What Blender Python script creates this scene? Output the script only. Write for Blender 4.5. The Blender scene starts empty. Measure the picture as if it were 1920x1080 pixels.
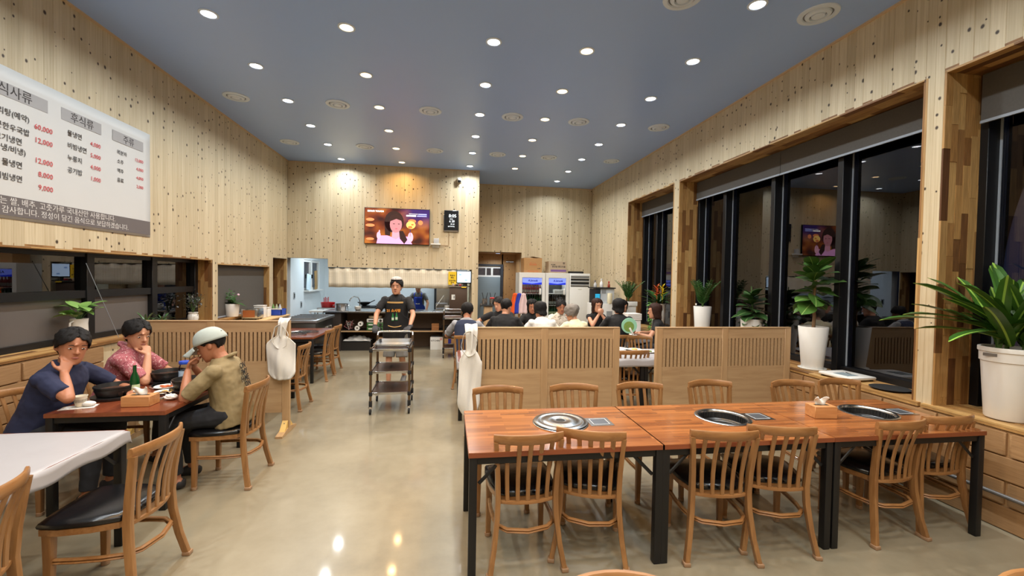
import bpy, bmesh, math, random
from math import sin, cos, pi, radians as R
from mathutils import Vector as V, Matrix, Euler
rnd = random.Random(11)
SC = bpy.context.scene
COL = SC.collection

# ------------------------------------------------------------------ camera
CAM_H = 1.73
YAW, PITCH, ROLL, FPX = R(8.43), R(-1.389), R(0.987), 802.0
def make_camera():
    fwd = V((sin(YAW)*cos(PITCH), cos(YAW)*cos(PITCH), sin(PITCH)))
    r0 = V((cos(YAW), -sin(YAW), 0)); u0 = r0.cross(fwd)
    c, s = cos(ROLL), sin(ROLL)
    r = c*r0 + s*u0; u = -s*r0 + c*u0
    cd = bpy.data.cameras.new('camera'); cd.sensor_width = 36; cd.lens = FPX/1920*36
    cd.clip_start = .05; cd.clip_end = 200
    o = bpy.data.objects.new('camera', cd); COL.objects.link(o)
    m = Matrix((r, u, -fwd)).transposed().to_4x4(); m.translation = (0, 0, CAM_H)
    o.matrix_world = m
    SC.camera = o
make_camera()

# ------------------------------------------------------------------ world (night outside), exposure
W = bpy.data.worlds.new('night'); SC.world = W; W.use_nodes = True
W.node_tree.nodes['Background'].inputs[0].default_value = (.010, .017, .045, 1)
W.node_tree.nodes['Background'].inputs[1].default_value = 1.0
SC.view_settings.view_transform = 'Standard'; SC.view_settings.look = 'None'
SC.view_settings.gamma = 1; SC.view_settings.use_curve_mapping = False
SC.view_settings.exposure = 0.0
SC.cycles.caustics_reflective = False; SC.cycles.caustics_refractive = False; SC.cycles.sample_clamp_indirect = 6.0
LAMP_W, LAMP_O, LAMP_K = 18.5, 11.5, 25.0     # watts: white downlight, warm downlight, kitchen panel
COL_W, COL_O, COL_K = (.90, .965, 1.0), (1.0, .60, .24), (.80, .92, 1.0)

# ------------------------------------------------------------------ room measures
XL, XR, YK, YB, ZC, YN = -3.57, 3.94, 10.19, 11.60, 4.24, -2.6
LAMP_Y = [3.57+1.035*k for k in range(-5, 8)]

# ------------------------------------------------------------------ materials
def lin(c):
    return tuple((x/255/12.92 if x/255 <= .04045 else ((x/255+.055)/1.055)**2.4) for x in c[:3]) + (1,)
class NT:
    def __init__(s, name):
        s.m = bpy.data.materials.new(name); s.m.use_nodes = True
        s.t = s.m.node_tree; s.b = s.t.nodes['Principled BSDF']; s.out = s.t.nodes['Material Output']
    def n(s, typ, props=None, **k):
        d = s.t.nodes.new('ShaderNode'+typ)
        for a, v in (props or {}).items(): setattr(d, a, v)
        for a, v in k.items():
            a = int(a[1:]) if a[0] == '_' else a.replace('_', ' ')
            s.set(d.inputs[a], v)
        return d
    def set(s, inp, v):
        if isinstance(v, bpy.types.NodeSocket): s.t.links.new(v, inp)
        else: inp.default_value = v
    def ramp(s, fac, stops, mode='LINEAR'):
        d = s.t.nodes.new('ShaderNodeValToRGB'); d.color_ramp.interpolation = mode
        e = d.color_ramp.elements
        while len(e) < len(stops): e.new(.5)
        for i, (p, c) in enumerate(stops): e[i].position = p; e[i].color = c
        s.t.links.new(fac, d.inputs[0]); return d.outputs[0]
    def mix(s, f, a, b, typ='MIX'):
        d = s.t.nodes.new('ShaderNodeMix'); d.data_type = 'RGBA'; d.blend_type = typ
        s.set(d.inputs[0], f); s.set(d.inputs[6], a); s.set(d.inputs[7], b); return d.outputs[2]
    def math(s, op, a, b=0.0, c=0.0):
        d = s.t.nodes.new('ShaderNodeMath'); d.operation = op
        s.set(d.inputs[0], a); s.set(d.inputs[1], b); s.set(d.inputs[2], c); return d.outputs[0]
    def bump(s, h, strength=.2, dist=.01):
        d = s.n('Bump', Strength=strength, Distance=dist, Height=h); s.set(s.b.inputs['Normal'], d.outputs[0])
    def P(s, **k):
        for a, v in k.items(): s.set(s.b.inputs[a.replace('_', ' ')], v)
        return s.m
MATS = {}
def mat(name, c, r=.5, m=0., var=.06, sc=14., bump=0., **k):
    """plain material with a little noise in its colour"""
    if name in MATS: return MATS[name]
    t = NT(name); col = lin(c)
    co = t.n('TexCoord').outputs['Object']
    nz = t.n('TexNoise', Vector=co, Scale=sc, Detail=3.).outputs[0]
    a = tuple(x*(1-var) for x in col[:3])+(1,); b = tuple(min(1, x*(1+var)) for x in col[:3])+(1,)
    t.P(Base_Color=t.mix(nz, a, b), Roughness=r, Metallic=m, **k)
    if bump: t.bump(t.n('TexNoise', Vector=co, Scale=sc*4, Detail=4.).outputs[0], bump, .01)
    MATS[name] = t.m; return t.m
def emis(name, c, s):
    if name in MATS: return MATS[name]
    t = NT(name); t.P(Base_Color=lin(c), Emission_Color=lin(c), Emission_Strength=s, Roughness=.4)
    MATS[name] = t.m; return t.m
def grain(name, c1, c2, axis='Z', sc=30., stretch=14., r=.45, rand=.0, bump=.05, coat=0.):
    """wood: long noise streaks along one object axis, optional tint per piece"""
    if name in MATS: return MATS[name]
    t = NT(name); co = t.n('TexCoord').outputs['Object']
    oi = t.n('ObjectInfo').outputs['Random']
    s = [sc]*3; s['XYZ'.index(axis)] = sc/stretch
    off = t.n('CombineXYZ', X=t.math('MULTIPLY', oi, 31.), Y=t.math('MULTIPLY', oi, 57.), Z=t.math('MULTIPLY', oi, 13.)).outputs[0]
    mp = t.n('Mapping', Vector=co, Scale=tuple(s), Location=off).outputs[0]
    nz = t.n('TexNoise', Vector=mp, Scale=1., Detail=5., Roughness=.6, Distortion=.4).outputs[0]
    c = t.ramp(nz, [(.3, lin(c1)), (.7, lin(c2))])
    if rand:
        k = t.n('MapRange', Value=oi, To_Min=1-rand, To_Max=1+rand).outputs[0]
        c = t.mix(1., c, t.n('CombineColor', Red=k, Green=k, Blue=k).outputs[0], 'MULTIPLY')
    t.P(Base_Color=c, Roughness=r, Coat_Weight=coat)
    if bump: t.bump(nz, bump, .004)
    MATS[name] = t.m; return t.m
def knotty(name, c1, c2, knot, r=.5, dens=.36, tint=.10):
    """pine boards on the walls: fine grain, small dark knots, each board its own tone"""
    t = NT(name); g = t.n('NewGeometry').outputs['Position']
    oi = t.n('ObjectInfo').outputs['Random']
    sp = t.n('SeparateXYZ', Vector=g)
    u = t.math('ADD', sp.outputs[0], sp.outputs[1])
    zz = t.math('ADD', sp.outputs[2], t.math('MULTIPLY', oi, 23.))
    gr = t.n('TexNoise', Vector=t.n('CombineXYZ', X=t.math('MULTIPLY', u, 70.), Y=t.math('MULTIPLY', zz, 1.6), Z=t.math('MULTIPLY', oi, 9.)).outputs[0], Scale=1., Detail=4., Roughness=.6).outputs[0]
    kc = t.n('CombineXYZ', X=t.math('MULTIPLY', u, 10.7), Y=t.math('MULTIPLY', zz, 8.5)).outputs[0]
    kn = t.n('TexNoise', Vector=kc, Scale=1.3, Detail=2.).outputs['Color']
    kc2 = t.mix(.10, kc, kn, 'ADD')
    vo = t.n('TexVoronoi', {'voronoi_dimensions': '2D'}, Vector=kc2, Scale=1., Randomness=1.)
    rr = t.n('SeparateColor', Color=vo.outputs['Color'])
    size = t.n('MapRange', Value=rr.outputs[1], To_Min=.06, To_Max=.20).outputs[0]
    on = t.math('LESS_THAN', rr.outputs[0], dens)
    d = t.math('SUBTRACT', 1., t.math('SMOOTH_MIN', t.math('DIVIDE', vo.outputs['Distance'], size), 1., .25))
    d = t.math('MULTIPLY', t.n('MapRange', Value=d, From_Max=.45).outputs[0], on)
    base = t.ramp(gr, [(.30, lin(c1)), (.72, lin(c2))])
    k = t.n('MapRange', Value=oi, To_Min=1-tint, To_Max=1+tint*.7).outputs[0]
    base = t.mix(1., base, t.n('CombineColor', Red=k, Green=t.math('POWER', k, 1.1), Blue=t.math('POWER', k, 1.3)).outputs[0], 'MULTIPLY')
    t.P(Base_Color=t.mix(t.math('MULTIPLY', d, .97), base, lin(knot)), Roughness=r)
    t.bump(gr, .06, .004)
    MATS[name] = t.m; return t.m

M_PINE = knotty('pine board', (192, 174, 140), (214, 199, 168), (50, 32, 18))
M_POST = grain('pine post', (206, 166, 108), (228, 194, 142), 'Z', 40, 22, .5, .05)
def stave_mat():
    t = NT('block wood'); oi = t.n('ObjectInfo').outputs['Random']
    co = t.n('TexCoord').outputs['Object']
    off = t.n('CombineXYZ', X=t.math('MULTIPLY', oi, 31.), Y=t.math('MULTIPLY', oi, 57.), Z=t.math('MULTIPLY', oi, 13.)).outputs[0]
    nz = t.n('TexNoise', Vector=t.n('Mapping', Vector=co, Scale=(3., 3., .9), Location=off).outputs[0], Scale=2.4, Detail=5., Distortion=.7).outputs[0]
    c = t.ramp(oi, [(0., lin((96, 62, 34))), (.22, lin((150, 108, 62))), (.5, lin((186, 146, 92))), (.8, lin((204, 168, 112))), (1., lin((128, 84, 44)))])
    c = t.mix(1., c, t.ramp(nz, [(.3, (.62, .58, .52, 1)), (.65, (1.08, 1.06, 1.0, 1))]), 'MULTIPLY')
    t.P(Base_Color=c, Roughness=.5); MATS['block wood'] = t.m; return t.m
M_STAVE = stave_mat()
def floor_mat():
    t = NT('polished concrete'); g = t.n('NewGeometry').outputs['Position']
    n1 = t.n('TexNoise', Vector=g, Scale=.9, Detail=4., Roughness=.55, Distortion=.2).outputs[0]
    n2 = t.n('TexNoise', Vector=g, Scale=9., Detail=5., Roughness=.65).outputs[0]
    f = t.math('ADD', t.math('MULTIPLY', n1, .75), t.math('MULTIPLY', n2, .25))
    c = t.ramp(f, [(.32, lin((114, 106, 88))), (.5, lin((136, 127, 106))), (.68, lin((150, 141, 120)))])
    t.P(Base_Color=c, Roughness=.34, IOR=1.5, Coat_Weight=.45, Coat_Roughness=.07)
    return t.m
M_FLOOR = floor_mat()
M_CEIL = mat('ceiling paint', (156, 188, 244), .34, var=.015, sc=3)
M_WHITE = mat('white paint', (226, 230, 232), .5, var=.02)
M_KTILE = mat('kitchen white panel', (222, 230, 234), .28, var=.015)
M_BRICK = grain('tan wood block', (142, 108, 72), (168, 132, 92), 'Y', 26, 9, .6, .10)
M_MORTAR = mat('pale joint', (196, 158, 112), .8)
M_BLACK = mat('black frame metal', (22, 23, 26), .38, .3)
M_BLK2 = mat('black powder coat', (20, 20, 22), .45, .2)
M_SHADE = mat('roller shade fabric', (82, 79, 75), .9, sc=60, var=.12)
M_OAK = grain('amber oak', (126, 86, 48), (156, 114, 70), 'Z', 34, 12, .38, .07, coat=.15)
M_OAKH = grain('amber oak rail', (130, 88, 48), (160, 116, 72), 'X', 34, 12, .36, .07, coat=.15)
M_VINYL = mat('black vinyl', (17, 17, 19), .22, var=.1, sc=40, bump=.05)
M_PART = grain('partition laminate', (166, 134, 98), (186, 156, 118), 'X', 22, 10, .45, .03)
M_PARTV = grain('partition stile laminate', (170, 136, 98), (188, 156, 116), 'Z', 22, 10, .45, .03)
M_STEEL = mat('stainless steel', (190, 192, 194), .24, 1., var=.05, sc=5)
M_STEELD = mat('dark steel', (92, 92, 92), .34, 1.)
M_CHROME = mat('chrome', (215, 215, 218), .10, 1., var=.0)
M_CLOTH = mat('white non-woven cloth', (226, 224, 218), .85, sc=80, var=.04, bump=.25)
M_PLASTIC = mat('white plastic', (228, 228, 224), .32, var=.02)
M_CERAM = mat('white ceramic', (232, 230, 224), .16, var=.02)
M_CARD = mat('brown cardboard', (176, 134, 86), .85, sc=30)
M_SOIL = mat('potting soil', (56, 42, 30), .95, var=.3, sc=60, bump=.6)
M_RED = mat('red plastic', (186, 32, 34), .35); M_BLUE = mat('blue plastic', (34, 74, 186), .35)
M_RUBBER = mat('black rubber', (24, 24, 24), .7)
M_INK = mat('dark ink', (58, 54, 54), .7, var=0); M_INKR = mat('red ink', (206, 84, 88), .7, var=0)
M_SKIN = mat('skin', (196, 142, 112), .48, var=.05, sc=30, Subsurface_Weight=.05)
M_SKIN2 = mat('skin tanned', (172, 114, 84), .48, var=.05, sc=30)
M_HAIRB = mat('black hair', (17, 14, 14), .55, var=.3, sc=120, bump=.5, Specular_IOR_Level=.25)
M_HAIRBR = mat('brown hair', (52, 28, 19), .55, var=.3, sc=120, bump=.5, Specular_IOR_Level=.25)
M_HAIRG = mat('grey hair', (128, 120, 112), .55, var=.35, sc=90, bump=.5)
def glass_mat(name, tint, refl):
    t = NT(name); t.t.nodes.remove(t.b)
    fr = t.n('Fresnel', IOR=refl).outputs[0]
    tr = t.n('BsdfTransparent', Color=tint); gl = t.n('BsdfGlossy', Color=(.9, .92, 1, 1), Roughness=.0)
    mx = t.n('MixShader', Fac=fr); t.t.links.new(tr.outputs[0], mx.inputs[1]); t.t.links.new(gl.outputs[0], mx.inputs[2])
    t.t.links.new(mx.outputs[0], t.out.inputs[0]); return t.m
M_WINGLASS = glass_mat('night window glass', (.62, .68, .78, 1), 1.85)
M_CLEAR = glass_mat('clear glass', (.93, .95, .95, 1), 1.35)
M_BOTTLEG = mat('green bottle glass', (18, 84, 40), .08, var=.02, Transmission_Weight=.35)
def table_mat(name, a, b, sc=(1, 1, 1)):
    t = NT(name); co = t.n('TexCoord').outputs['Object']
    br = t.n('TexBrick', {'offset': .37, 'offset_frequency': 2, 'squash': .8, 'squash_frequency': 3}, Vector=t.n('Mapping', Vector=co, Scale=sc, Location=(.33, .21, 0)).outputs[0],
             Color1=lin(a), Color2=lin(b), Mortar=lin(tuple(x*.8 for x in a)), Scale=1., Mortar_Size=.0008, Brick_Width=.34, Row_Height=.036)
    nz = t.n('TexNoise', Vector=t.n('Mapping', Vector=co, Scale=(sc[0]*4, sc[1]*70, 4)).outputs[0], Scale=1., Detail=4.).outputs[0]
    c = t.mix(1., br.outputs[0], t.ramp(nz, [(.3, (.80, .76, .72, 1)), (.7, (1.1, 1.08, 1.05, 1))]), 'MULTIPLY')
    t.P(Base_Color=c, Roughness=.22, Coat_Weight=.3, Coat_Roughness=.12); return t.m
M_TABLE = table_mat('orange block laminate', (168, 108, 62), (126, 76, 44))
M_TABLE2 = table_mat('dark red block laminate', (134, 70, 44), (112, 56, 36))

# ------------------------------------------------------------------ mesh helpers
class MB:
    def __init__(s): s.v = []; s.f = []
    def add(s, v, f):
        k = len(s.v); s.v += [V(p) for p in v]; s.f += [tuple(i+k for i in q) for q in f]; return s
    def box(s, c, d, rot=None):
        c = V(c); h = [x/2 for x in d]
        p = [V((sx*h[0], sy*h[1], sz*h[2])) for sz in (-1, 1) for sy in (-1, 1) for sx in (-1, 1)]
        if rot is not None:
            q = rot if isinstance(rot, Matrix) else Euler(rot).to_matrix()
            p = [q @ x for x in p]
        return s.add([x+c for x in p], [(0, 2, 3, 1), (4, 5, 7, 6), (0, 1, 5, 4), (2, 6, 7, 3), (0, 4, 6, 2), (1, 3, 7, 5)])
    def b2(s, lo, hi):
        return s.box([(a+b)/2 for a, b in zip(lo, hi)], [b-a for a, b in zip(lo, hi)])
    def loft(s, secs, n=16, cap=True, pw=1.0):
        """secs: (centre, half-width vector, half-depth vector)"""
        k = len(s.v)
        for c, a, b in secs:
            c, a, b = V(c), V(a), V(b)
            for i in range(n):
                t = 2*pi*i/n; x, y = cos(t), sin(t)
                if pw != 1: x = math.copysign(abs(x)**pw, x); y = math.copysign(abs(y)**pw, y)
                s.v.append(c+a*x+b*y)
        for j in range(len(secs)-1):
            for i in range(n):
                a0 = k+j*n+i; b0 = k+j*n+(i+1) % n
                s.f.append((a0, b0, b0+n, a0+n))
        if cap:
            s.f.append(tuple(k+i for i in reversed(range(n))))
            e = k+(len(secs)-1)*n; s.f.append(tuple(e+i for i in range(n)))
        return s
    def tube(s, pts, rad, n=8, cap=True, flat=1.0, up=None, dome=False):
        pts = [V(p) for p in pts]; N = len(pts)
        if not isinstance(rad, (list, tuple)): rad = [rad]*N
        secs = []; ref = V(up) if up is not None else None
        for i, p in enumerate(pts):
            d = (pts[min(i+1, N-1)]-pts[max(i-1, 0)])
            if d.length < 1e-9: d = V((0, 0, 1))
            d.normalize()
            if ref is None:
                ref = V((1, 0, 0)) if abs(d.x) < .9 else V((0, 1, 0))
            a = ref - d*ref.dot(d)
            if a.length < 1e-6: a = d.orthogonal()
            a.normalize(); b = d.cross(a)
            if up is None: ref = a
            secs.append((p, a*rad[i], b*rad[i]*flat, d))
        if dome:
            p, a, b, d = secs[0]; q, e, g, h = secs[-1]
            r0, r1 = rad[0], rad[-1]
            pre = [(p-d*r0*sin(t), a*cos(t), b*cos(t)) for t in (1.35, .8)]
            post = [(q+h*r1*sin(t), e*cos(t), g*cos(t)) for t in (.8, 1.35)]
            return s.loft(pre+[x[:3] for x in secs]+post, n, cap)
        return s.loft([x[:3] for x in secs], n, cap)
    def lathe(s, prof, n=20, c=(0, 0, 0), cap=(True, True)):
        c = V(c); k = len(s.v)
        for r, z in prof:
            for i in range(n): s.v.append(c+V((r*cos(2*pi*i/n), r*sin(2*pi*i/n), z)))
        for j in range(len(prof)-1):
            for i in range(n):
                a0 = k+j*n+i; b0 = k+j*n+(i+1) % n; s.f.append((a0, b0, b0+n, a0+n))
        if cap[0]: s.f.append(tuple(k+i for i in reversed(range(n))))
        if cap[1]: e = k+(len(prof)-1)*n; s.f.append(tuple(e+i for i in range(n)))
        return s
    def ell(s, c, r, n=12, m=8, rot=None):
        c = V(c); k = len(s.v); q = Euler(rot).to_matrix() if rot is not None else Matrix.Identity(3)
        P = lambda a, b: c+q @ V((r[0]*sin(a)*cos(b), r[1]*sin(a)*sin(b), r[2]*cos(a)))
        s.v.append(P(0, 0))
        for j in range(1, m):
            for i in range(n): s.v.append(P(pi*j/m, 2*pi*i/n))
        s.v.append(P(pi, 0)); L = len(s.v)-1
        for i in range(n): s.f.append((k, k+1+i, k+1+(i+1) % n))
        for j in range(m-2):
            for i in range(n):
                a = k+1+j*n+i; b = k+1+j*n+(i+1) % n; s.f.append((a, a+n, b+n, b))
        o = k+1+(m-2)*n
        for i in range(n): s.f.append((L, o+(i+1) % n, o+i))
        return s
    def prism(s, poly, z0, z1, axis='Z'):
        k = len(s.v); n = len(poly)
        def mk(a, b, h): return {'Z': (a, b, h), 'Y': (a, h, b), 'X': (h, a, b)}[axis]
        for h in (z0, z1): s.v += [V(mk(a, b, h)) for a, b in poly]
        s.f.append(tuple(k+i for i in reversed(range(n)))); s.f.append(tuple(k+n+i for i in range(n)))
        for i in range(n): j = (i+1) % n; s.f.append((k+i, k+j, k+n+j, k+n+i))
        return s
    def grid(s, fn, nu, nv):
        k = len(s.v)
        for j in range(nv+1):
            for i in range(nu+1): s.v.append(V(fn(i/nu, j/nv)))
        for j in range(nv):
            for i in range(nu):
                a = k+j*(nu+1)+i; s.f.append((a, a+1, a+nu+2, a+nu+1))
        return s
    def xf(s, m, k=0):
        for i in range(k, len(s.v)): s.v[i] = m @ s.v[i]
        return s
    def mesh(s, name, mats=None, smooth=False, bevel=0., seg=2, solid=0., fix=True):
        me = bpy.data.meshes.new(name); me.from_pydata([tuple(p) for p in s.v], [], s.f); me.update()
        bm = bmesh.new(); bm.from_mesh(me)
        if fix: bmesh.ops.recalc_face_normals(bm, faces=bm.faces)
        if solid: bmesh.ops.solidify(bm, geom=bm.faces, thickness=solid)
        if bevel:
            ed = [e for e in bm.edges if len(e.link_faces) == 2 and e.calc_face_angle(0) > .5]
            bmesh.ops.bevel(bm, geom=ed, offset=bevel, segments=seg, affect='EDGES', profile=.5, clamp_overlap=True)
        bm.to_mesh(me); bm.free()
        if smooth or bevel:
            for p in me.polygons: p.use_smooth = True
            if smooth != 'all':
                try: me.set_sharp_from_angle(angle=R(40))
                except Exception: pass
        for q in (mats if isinstance(mats, (list, tuple)) else [mats]):
            if q is not None: me.materials.append(q)
        return me
    def build(s, name, m, parent=None, loc=(0, 0, 0), rot=(0, 0, 0), **k):
        return link(name, s.mesh(name, m, **k), parent, loc, rot)
def link(name, me, parent=None, loc=(0, 0, 0), rot=(0, 0, 0), scale=(1, 1, 1)):
    o = bpy.data.objects.new(name, me); COL.objects.link(o)
    o.location = loc; o.rotation_euler = rot; o.scale = scale
    if parent is not None: o.parent = parent
    return o
def tag(o, label, cat, group=None, kind=None):
    if label: o['label'] = label
    if cat: o['category'] = cat
    if group: o['group'] = group
    if kind: o['kind'] = kind
    return o
def thing(name, label, cat, loc=(0, 0, 0), rz=0., group=None):
    o = bpy.data.objects.new(name, None); COL.objects.link(o); o.empty_display_size = .1
    o.location = loc; o.rotation_euler = (0, 0, rz); return tag(o, label, cat, group)
def struct(o, label=None): o['kind'] = 'structure'; 
def setlabel(o, label):
    if label: o['label'] = label
    o['kind'] = 'structure'; return o
def dup(o, loc=None, rz=None, label=None, group=None, parent=None):
    c = o.copy(); COL.objects.link(c); c.parent = parent
    if loc is not None: c.location = loc
    if rz is not None: c.rotation_euler = (0, 0, rz)
    if label: c['label'] = label
    if group: c['group'] = group
    for ch in list(o.children): dup(ch, parent=c)
    return c
def rect_hole(mb, x0, y0, x1, y1, cx, cy, r, z0, z1, n=48):
    """slab with a round hole"""
    ang = [2*pi*i/n for i in range(n)]+[math.atan2(y-cy, x-cx) % (2*pi) for x in (x0, x1) for y in (y0, y1)]
    ang = sorted(set(round(a, 6) for a in ang)); k = len(mb.v); N = len(ang)
    for z in (z0, z1):
        for a in ang: mb.v.append(V((cx+r*cos(a), cy+r*sin(a), z)))
        for a in ang:
            dx, dy = cos(a), sin(a); t = 1e9
            if dx > 1e-9: t = min(t, (x1-cx)/dx)
            if dx < -1e-9: t = min(t, (x0-cx)/dx)
            if dy > 1e-9: t = min(t, (y1-cy)/dy)
            if dy < -1e-9: t = min(t, (y0-cy)/dy)
            mb.v.append(V((cx+dx*t, cy+dy*t, z)))
    for i in range(N):
        j = (i+1) % N
        b, o, B, O = k, k+N, k+2*N, k+3*N
        mb.f += [(B+i, O+i, O+j, B+j), (b+i, b+j, o+j, o+i), (o+i, o+j, O+j, O+i), (b+i, B+i, B+j, b+j)]
    return mb
QUEUE = []
def later(o, mods, mat_):
    """finish this object's mesh (remesh, smooth, text to mesh) in one pass at the end"""
    for typ, kw in mods:
        m = o.modifiers.new(typ, typ)
        for a, v in kw.items(): setattr(m, a, v)
    QUEUE.append((o, mat_)); return o
TXN = 0
def text(body, size, m, parent, loc, rot, name='lettering', align='LEFT', sx=1., bold=0.):
    cu = bpy.data.curves.new(name, 'FONT'); cu.body = body; cu.size = size; cu.align_x = align; cu.resolution_u = 2
    cu.extrude = .0006; cu.offset = bold
    o = link(name, cu, parent, loc, rot, (sx, 1, 1)); QUEUE.append((o, m)); return o
def flush():
    bpy.context.view_layer.update(); dg = bpy.context.evaluated_depsgraph_get()
    res = []
    for o, m in QUEUE: res.append((o, m, bpy.data.meshes.new_from_object(o.evaluated_get(dg))))
    for o, m, me in res:
        me.materials.clear()
        if m is not None: me.materials.append(m)
        if o.type == 'FONT':
            n = o.name; o.name = 'old_text'
            q = link(n, me, o.parent, o.location, o.rotation_euler, o.scale)
            if o.parent is not None: q.matrix_parent_inverse = o.matrix_parent_inverse
            bpy.data.objects.remove(o)
        else:
            for p in me.polygons: p.use_smooth = True
            o.modifiers.clear(); o.data = me
    QUEUE.clear()
CLOUD = bpy.data.textures.new('folds', 'CLOUDS'); CLOUD.noise_scale = .09; CLOUD.noise_depth = 2
CLOUDH = bpy.data.textures.new('strands', 'CLOUDS'); CLOUDH.noise_scale = .025
# ================================================================== STRUCTURE
def cells(u0, u1, z0, z1, ops):
    us = sorted(set([u0, u1]+[x for o in ops for x in o[:2] if u0 < x < u1])); out = []
    for a, b in zip(us, us[1:]):
        m = (a+b)/2; zz = [(z0, z1)]
        for (p, q, r, t) in ops:
            if p <= m <= q:
                nz = []
                for (c, d) in zz:
                    if r > c: nz.append((c, min(r, d)))
                    if t < d: nz.append((max(t, c), d))
                zz = [x for x in nz if x[1]-x[0] > .005]
        out += [(a, b, c, d) for c, d in zz]
    return out
pk = MB(); e = .035
pk.prism([(-.5, 0), (-.5, -.8), (-.5+e, -1), (.5-e, -1), (.5, -.8), (.5, 0)], 0, 1)
PLANK = pk.mesh('plank', M_PINE)
def wall(name, axis, pos, u0, u1, z0, z1, ops, face, thick=.2, planks=None, pw=.093, m=None, pt=.014):
    """axis 'X': plane X=pos running along Y; face = +1/-1 side the room is on"""
    mb = MB(); back = pos-face*pt if planks else pos
    for a, b, c, d in cells(u0, u1, z0, z1, ops):
        lo, hi = sorted((back, back-face*thick))
        if axis == 'X': mb.b2((lo, a, c), (hi, b, d))
        else: mb.b2((a, lo, c), (b, hi, d))
    w = mb.build(name, m or M_PINE); w['kind'] = 'structure'
    if planks:
        rz = {('X', 1): pi/2, ('X', -1): -pi/2, ('Y', -1): 0, ('Y', 1): pi}[(axis, face)]
        for a, b, c, d in cells(planks[0], planks[1], z0, z1, ops):
            n = max(1, round((b-a)/pw)); s = (b-a)/n
            for i in range(n):
                u = a+(i+.5)*s; l = (back, u, c) if axis == 'X' else (u, back, c)
                link('plank', PLANK, w, l, (0, 0, rz), (s, pt*rnd.uniform(.92, 1.06), d-c))
    return w
LW = [(YN, 7.12, .98, 1.925), (7.29, 9.23, .98, 1.87), (9.41, 10.17, 0, 2.06)]
RW = [(.2, 2.95, .73, 3.455), (3.09, 6.97, .73, 3.455), (7.15, 9.10, .73, 3.455)]
wall_left = wall('wall_left', 'X', XL, YN, YK, 0, ZC, LW, 1, planks=(2.9, YK))
wall_right = wall('wall_right', 'X', XR, YN, YB+.2, 0, ZC, RW, -1, thick=.25, planks=(2.1, YB))
wall_tv = wall('wall_back', 'Y', YK, XL-.1, .69, 0, ZC, [(XL-.1, -2.71, 0, 2.09), (-2.71, .54, 0, 1.90)], -1, planks=(XL, .69))
wall_far = wall('wall_far', 'Y', YB, .60, XR, 0, ZC, [(.78, 1.97, 0, 2.42)], -1, planks=(.69, XR))
wall_near = wall('wall_near', 'Y', YN, XL-.2, XR+.2, 0, ZC, [], 1)
s = MB().b2((.50, YK+.2, 0), (.69, YB+.05, ZC)).build('wall_side', M_PINE); s['kind'] = 'structure'
s = MB().b2((XL-.6, YN-.2, -.1), (XR+.7, 13.5, 0)).build('floor', M_FLOOR); s['kind'] = 'structure'
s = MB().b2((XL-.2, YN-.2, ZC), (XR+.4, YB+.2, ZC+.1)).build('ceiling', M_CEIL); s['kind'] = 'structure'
M_TRIM = mat('pale trim', (206, 178, 142), .5)
tn = 0
def trim(lo, hi, m=M_TRIM, label=None):
    global tn; tn += 1
    o = MB().b2(lo, hi).build('trim_%d' % tn, m); o['kind'] = 'structure'; return o
trim((XL, YN, ZC-.022), (XL+.018, YK, ZC)); trim((XR-.018, YN, ZC-.022), (XR, YB, ZC))
trim((XL, YK-.018, ZC-.022), (.69, YK, ZC)); trim((.69, YB-.018, ZC-.022), (XR, YB, ZC))

# ---- wood block linings: every stave a piece of its own
st = MB(); st.box((0, .5, .5), (1, 1, 1)); STAVE = st.mesh('stave', M_STAVE)
def lining(O, a, La, b, Lb, n, w=.066, lmin=.22, lmax=.62):
    """staves run along a, side by side along b, proud along n"""
    global tn; tn += 1
    O, a, b, n = V(O), V(a).normalized(), V(b).normalized(), V(n).normalized()
    mb = MB(); p = [O-n*.02, O-n*.02+a*La, O-n*.02+a*La+b*Lb, O-n*.02+b*Lb]
    mb.add(p+[x+n*.018 for x in p], [(0, 1, 2, 3), (4, 5, 6, 7), (0, 1, 5, 4), (1, 2, 6, 5), (2, 3, 7, 6), (3, 0, 4, 7)])
    t = mb.build('trim_%d' % tn, M_STAVE); t['kind'] = 'structure'
    k = max(1, round(Lb/w)); w = Lb/k
    for i in range(k):
        s = -rnd.uniform(0, lmin)
        while s < La-.02:
            L = rnd.uniform(lmin, lmax); s0 = max(0, s); s1 = min(La, s+L); s += L
            if s1-s0 < .02: continue
            o = link('stave', STAVE, t); th = rnd.uniform(.010, .016)
            m3 = Matrix((b*(w-.0015), n*th, a*(s1-s0-.0015))).transposed().to_4x4()
            m3.translation = O+b*(w*(i+.5))+a*s0
            o.matrix_basis = m3
    return t
RD = .40
for (y0, y1, z0, z1) in RW:      # right-hand windows: far jamb, near jamb, soffit, sill
    lining((XR, y1, z0), (0, 0, 1), z1-z0, (1, 0, 0), RD, (0, -1, 0))
    lining((XR, y0, z0), (0, 0, 1), z1-z0, (1, 0, 0), RD, (0, 1, 0), w=.13, lmin=.6, lmax=1.2)
    lining((XR, y0, z1), (0, 1, 0), y1-y0, (1, 0, 0), RD, (0, 0, -1), w=.08)
    lining((XR-.03, y0-.06, z0), (0, 1, 0), y1-y0+.12, (1, 0, 0), RD+.03, (0, 0, 1), w=.075, lmin=.4, lmax=.9)
LD = .20
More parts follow.
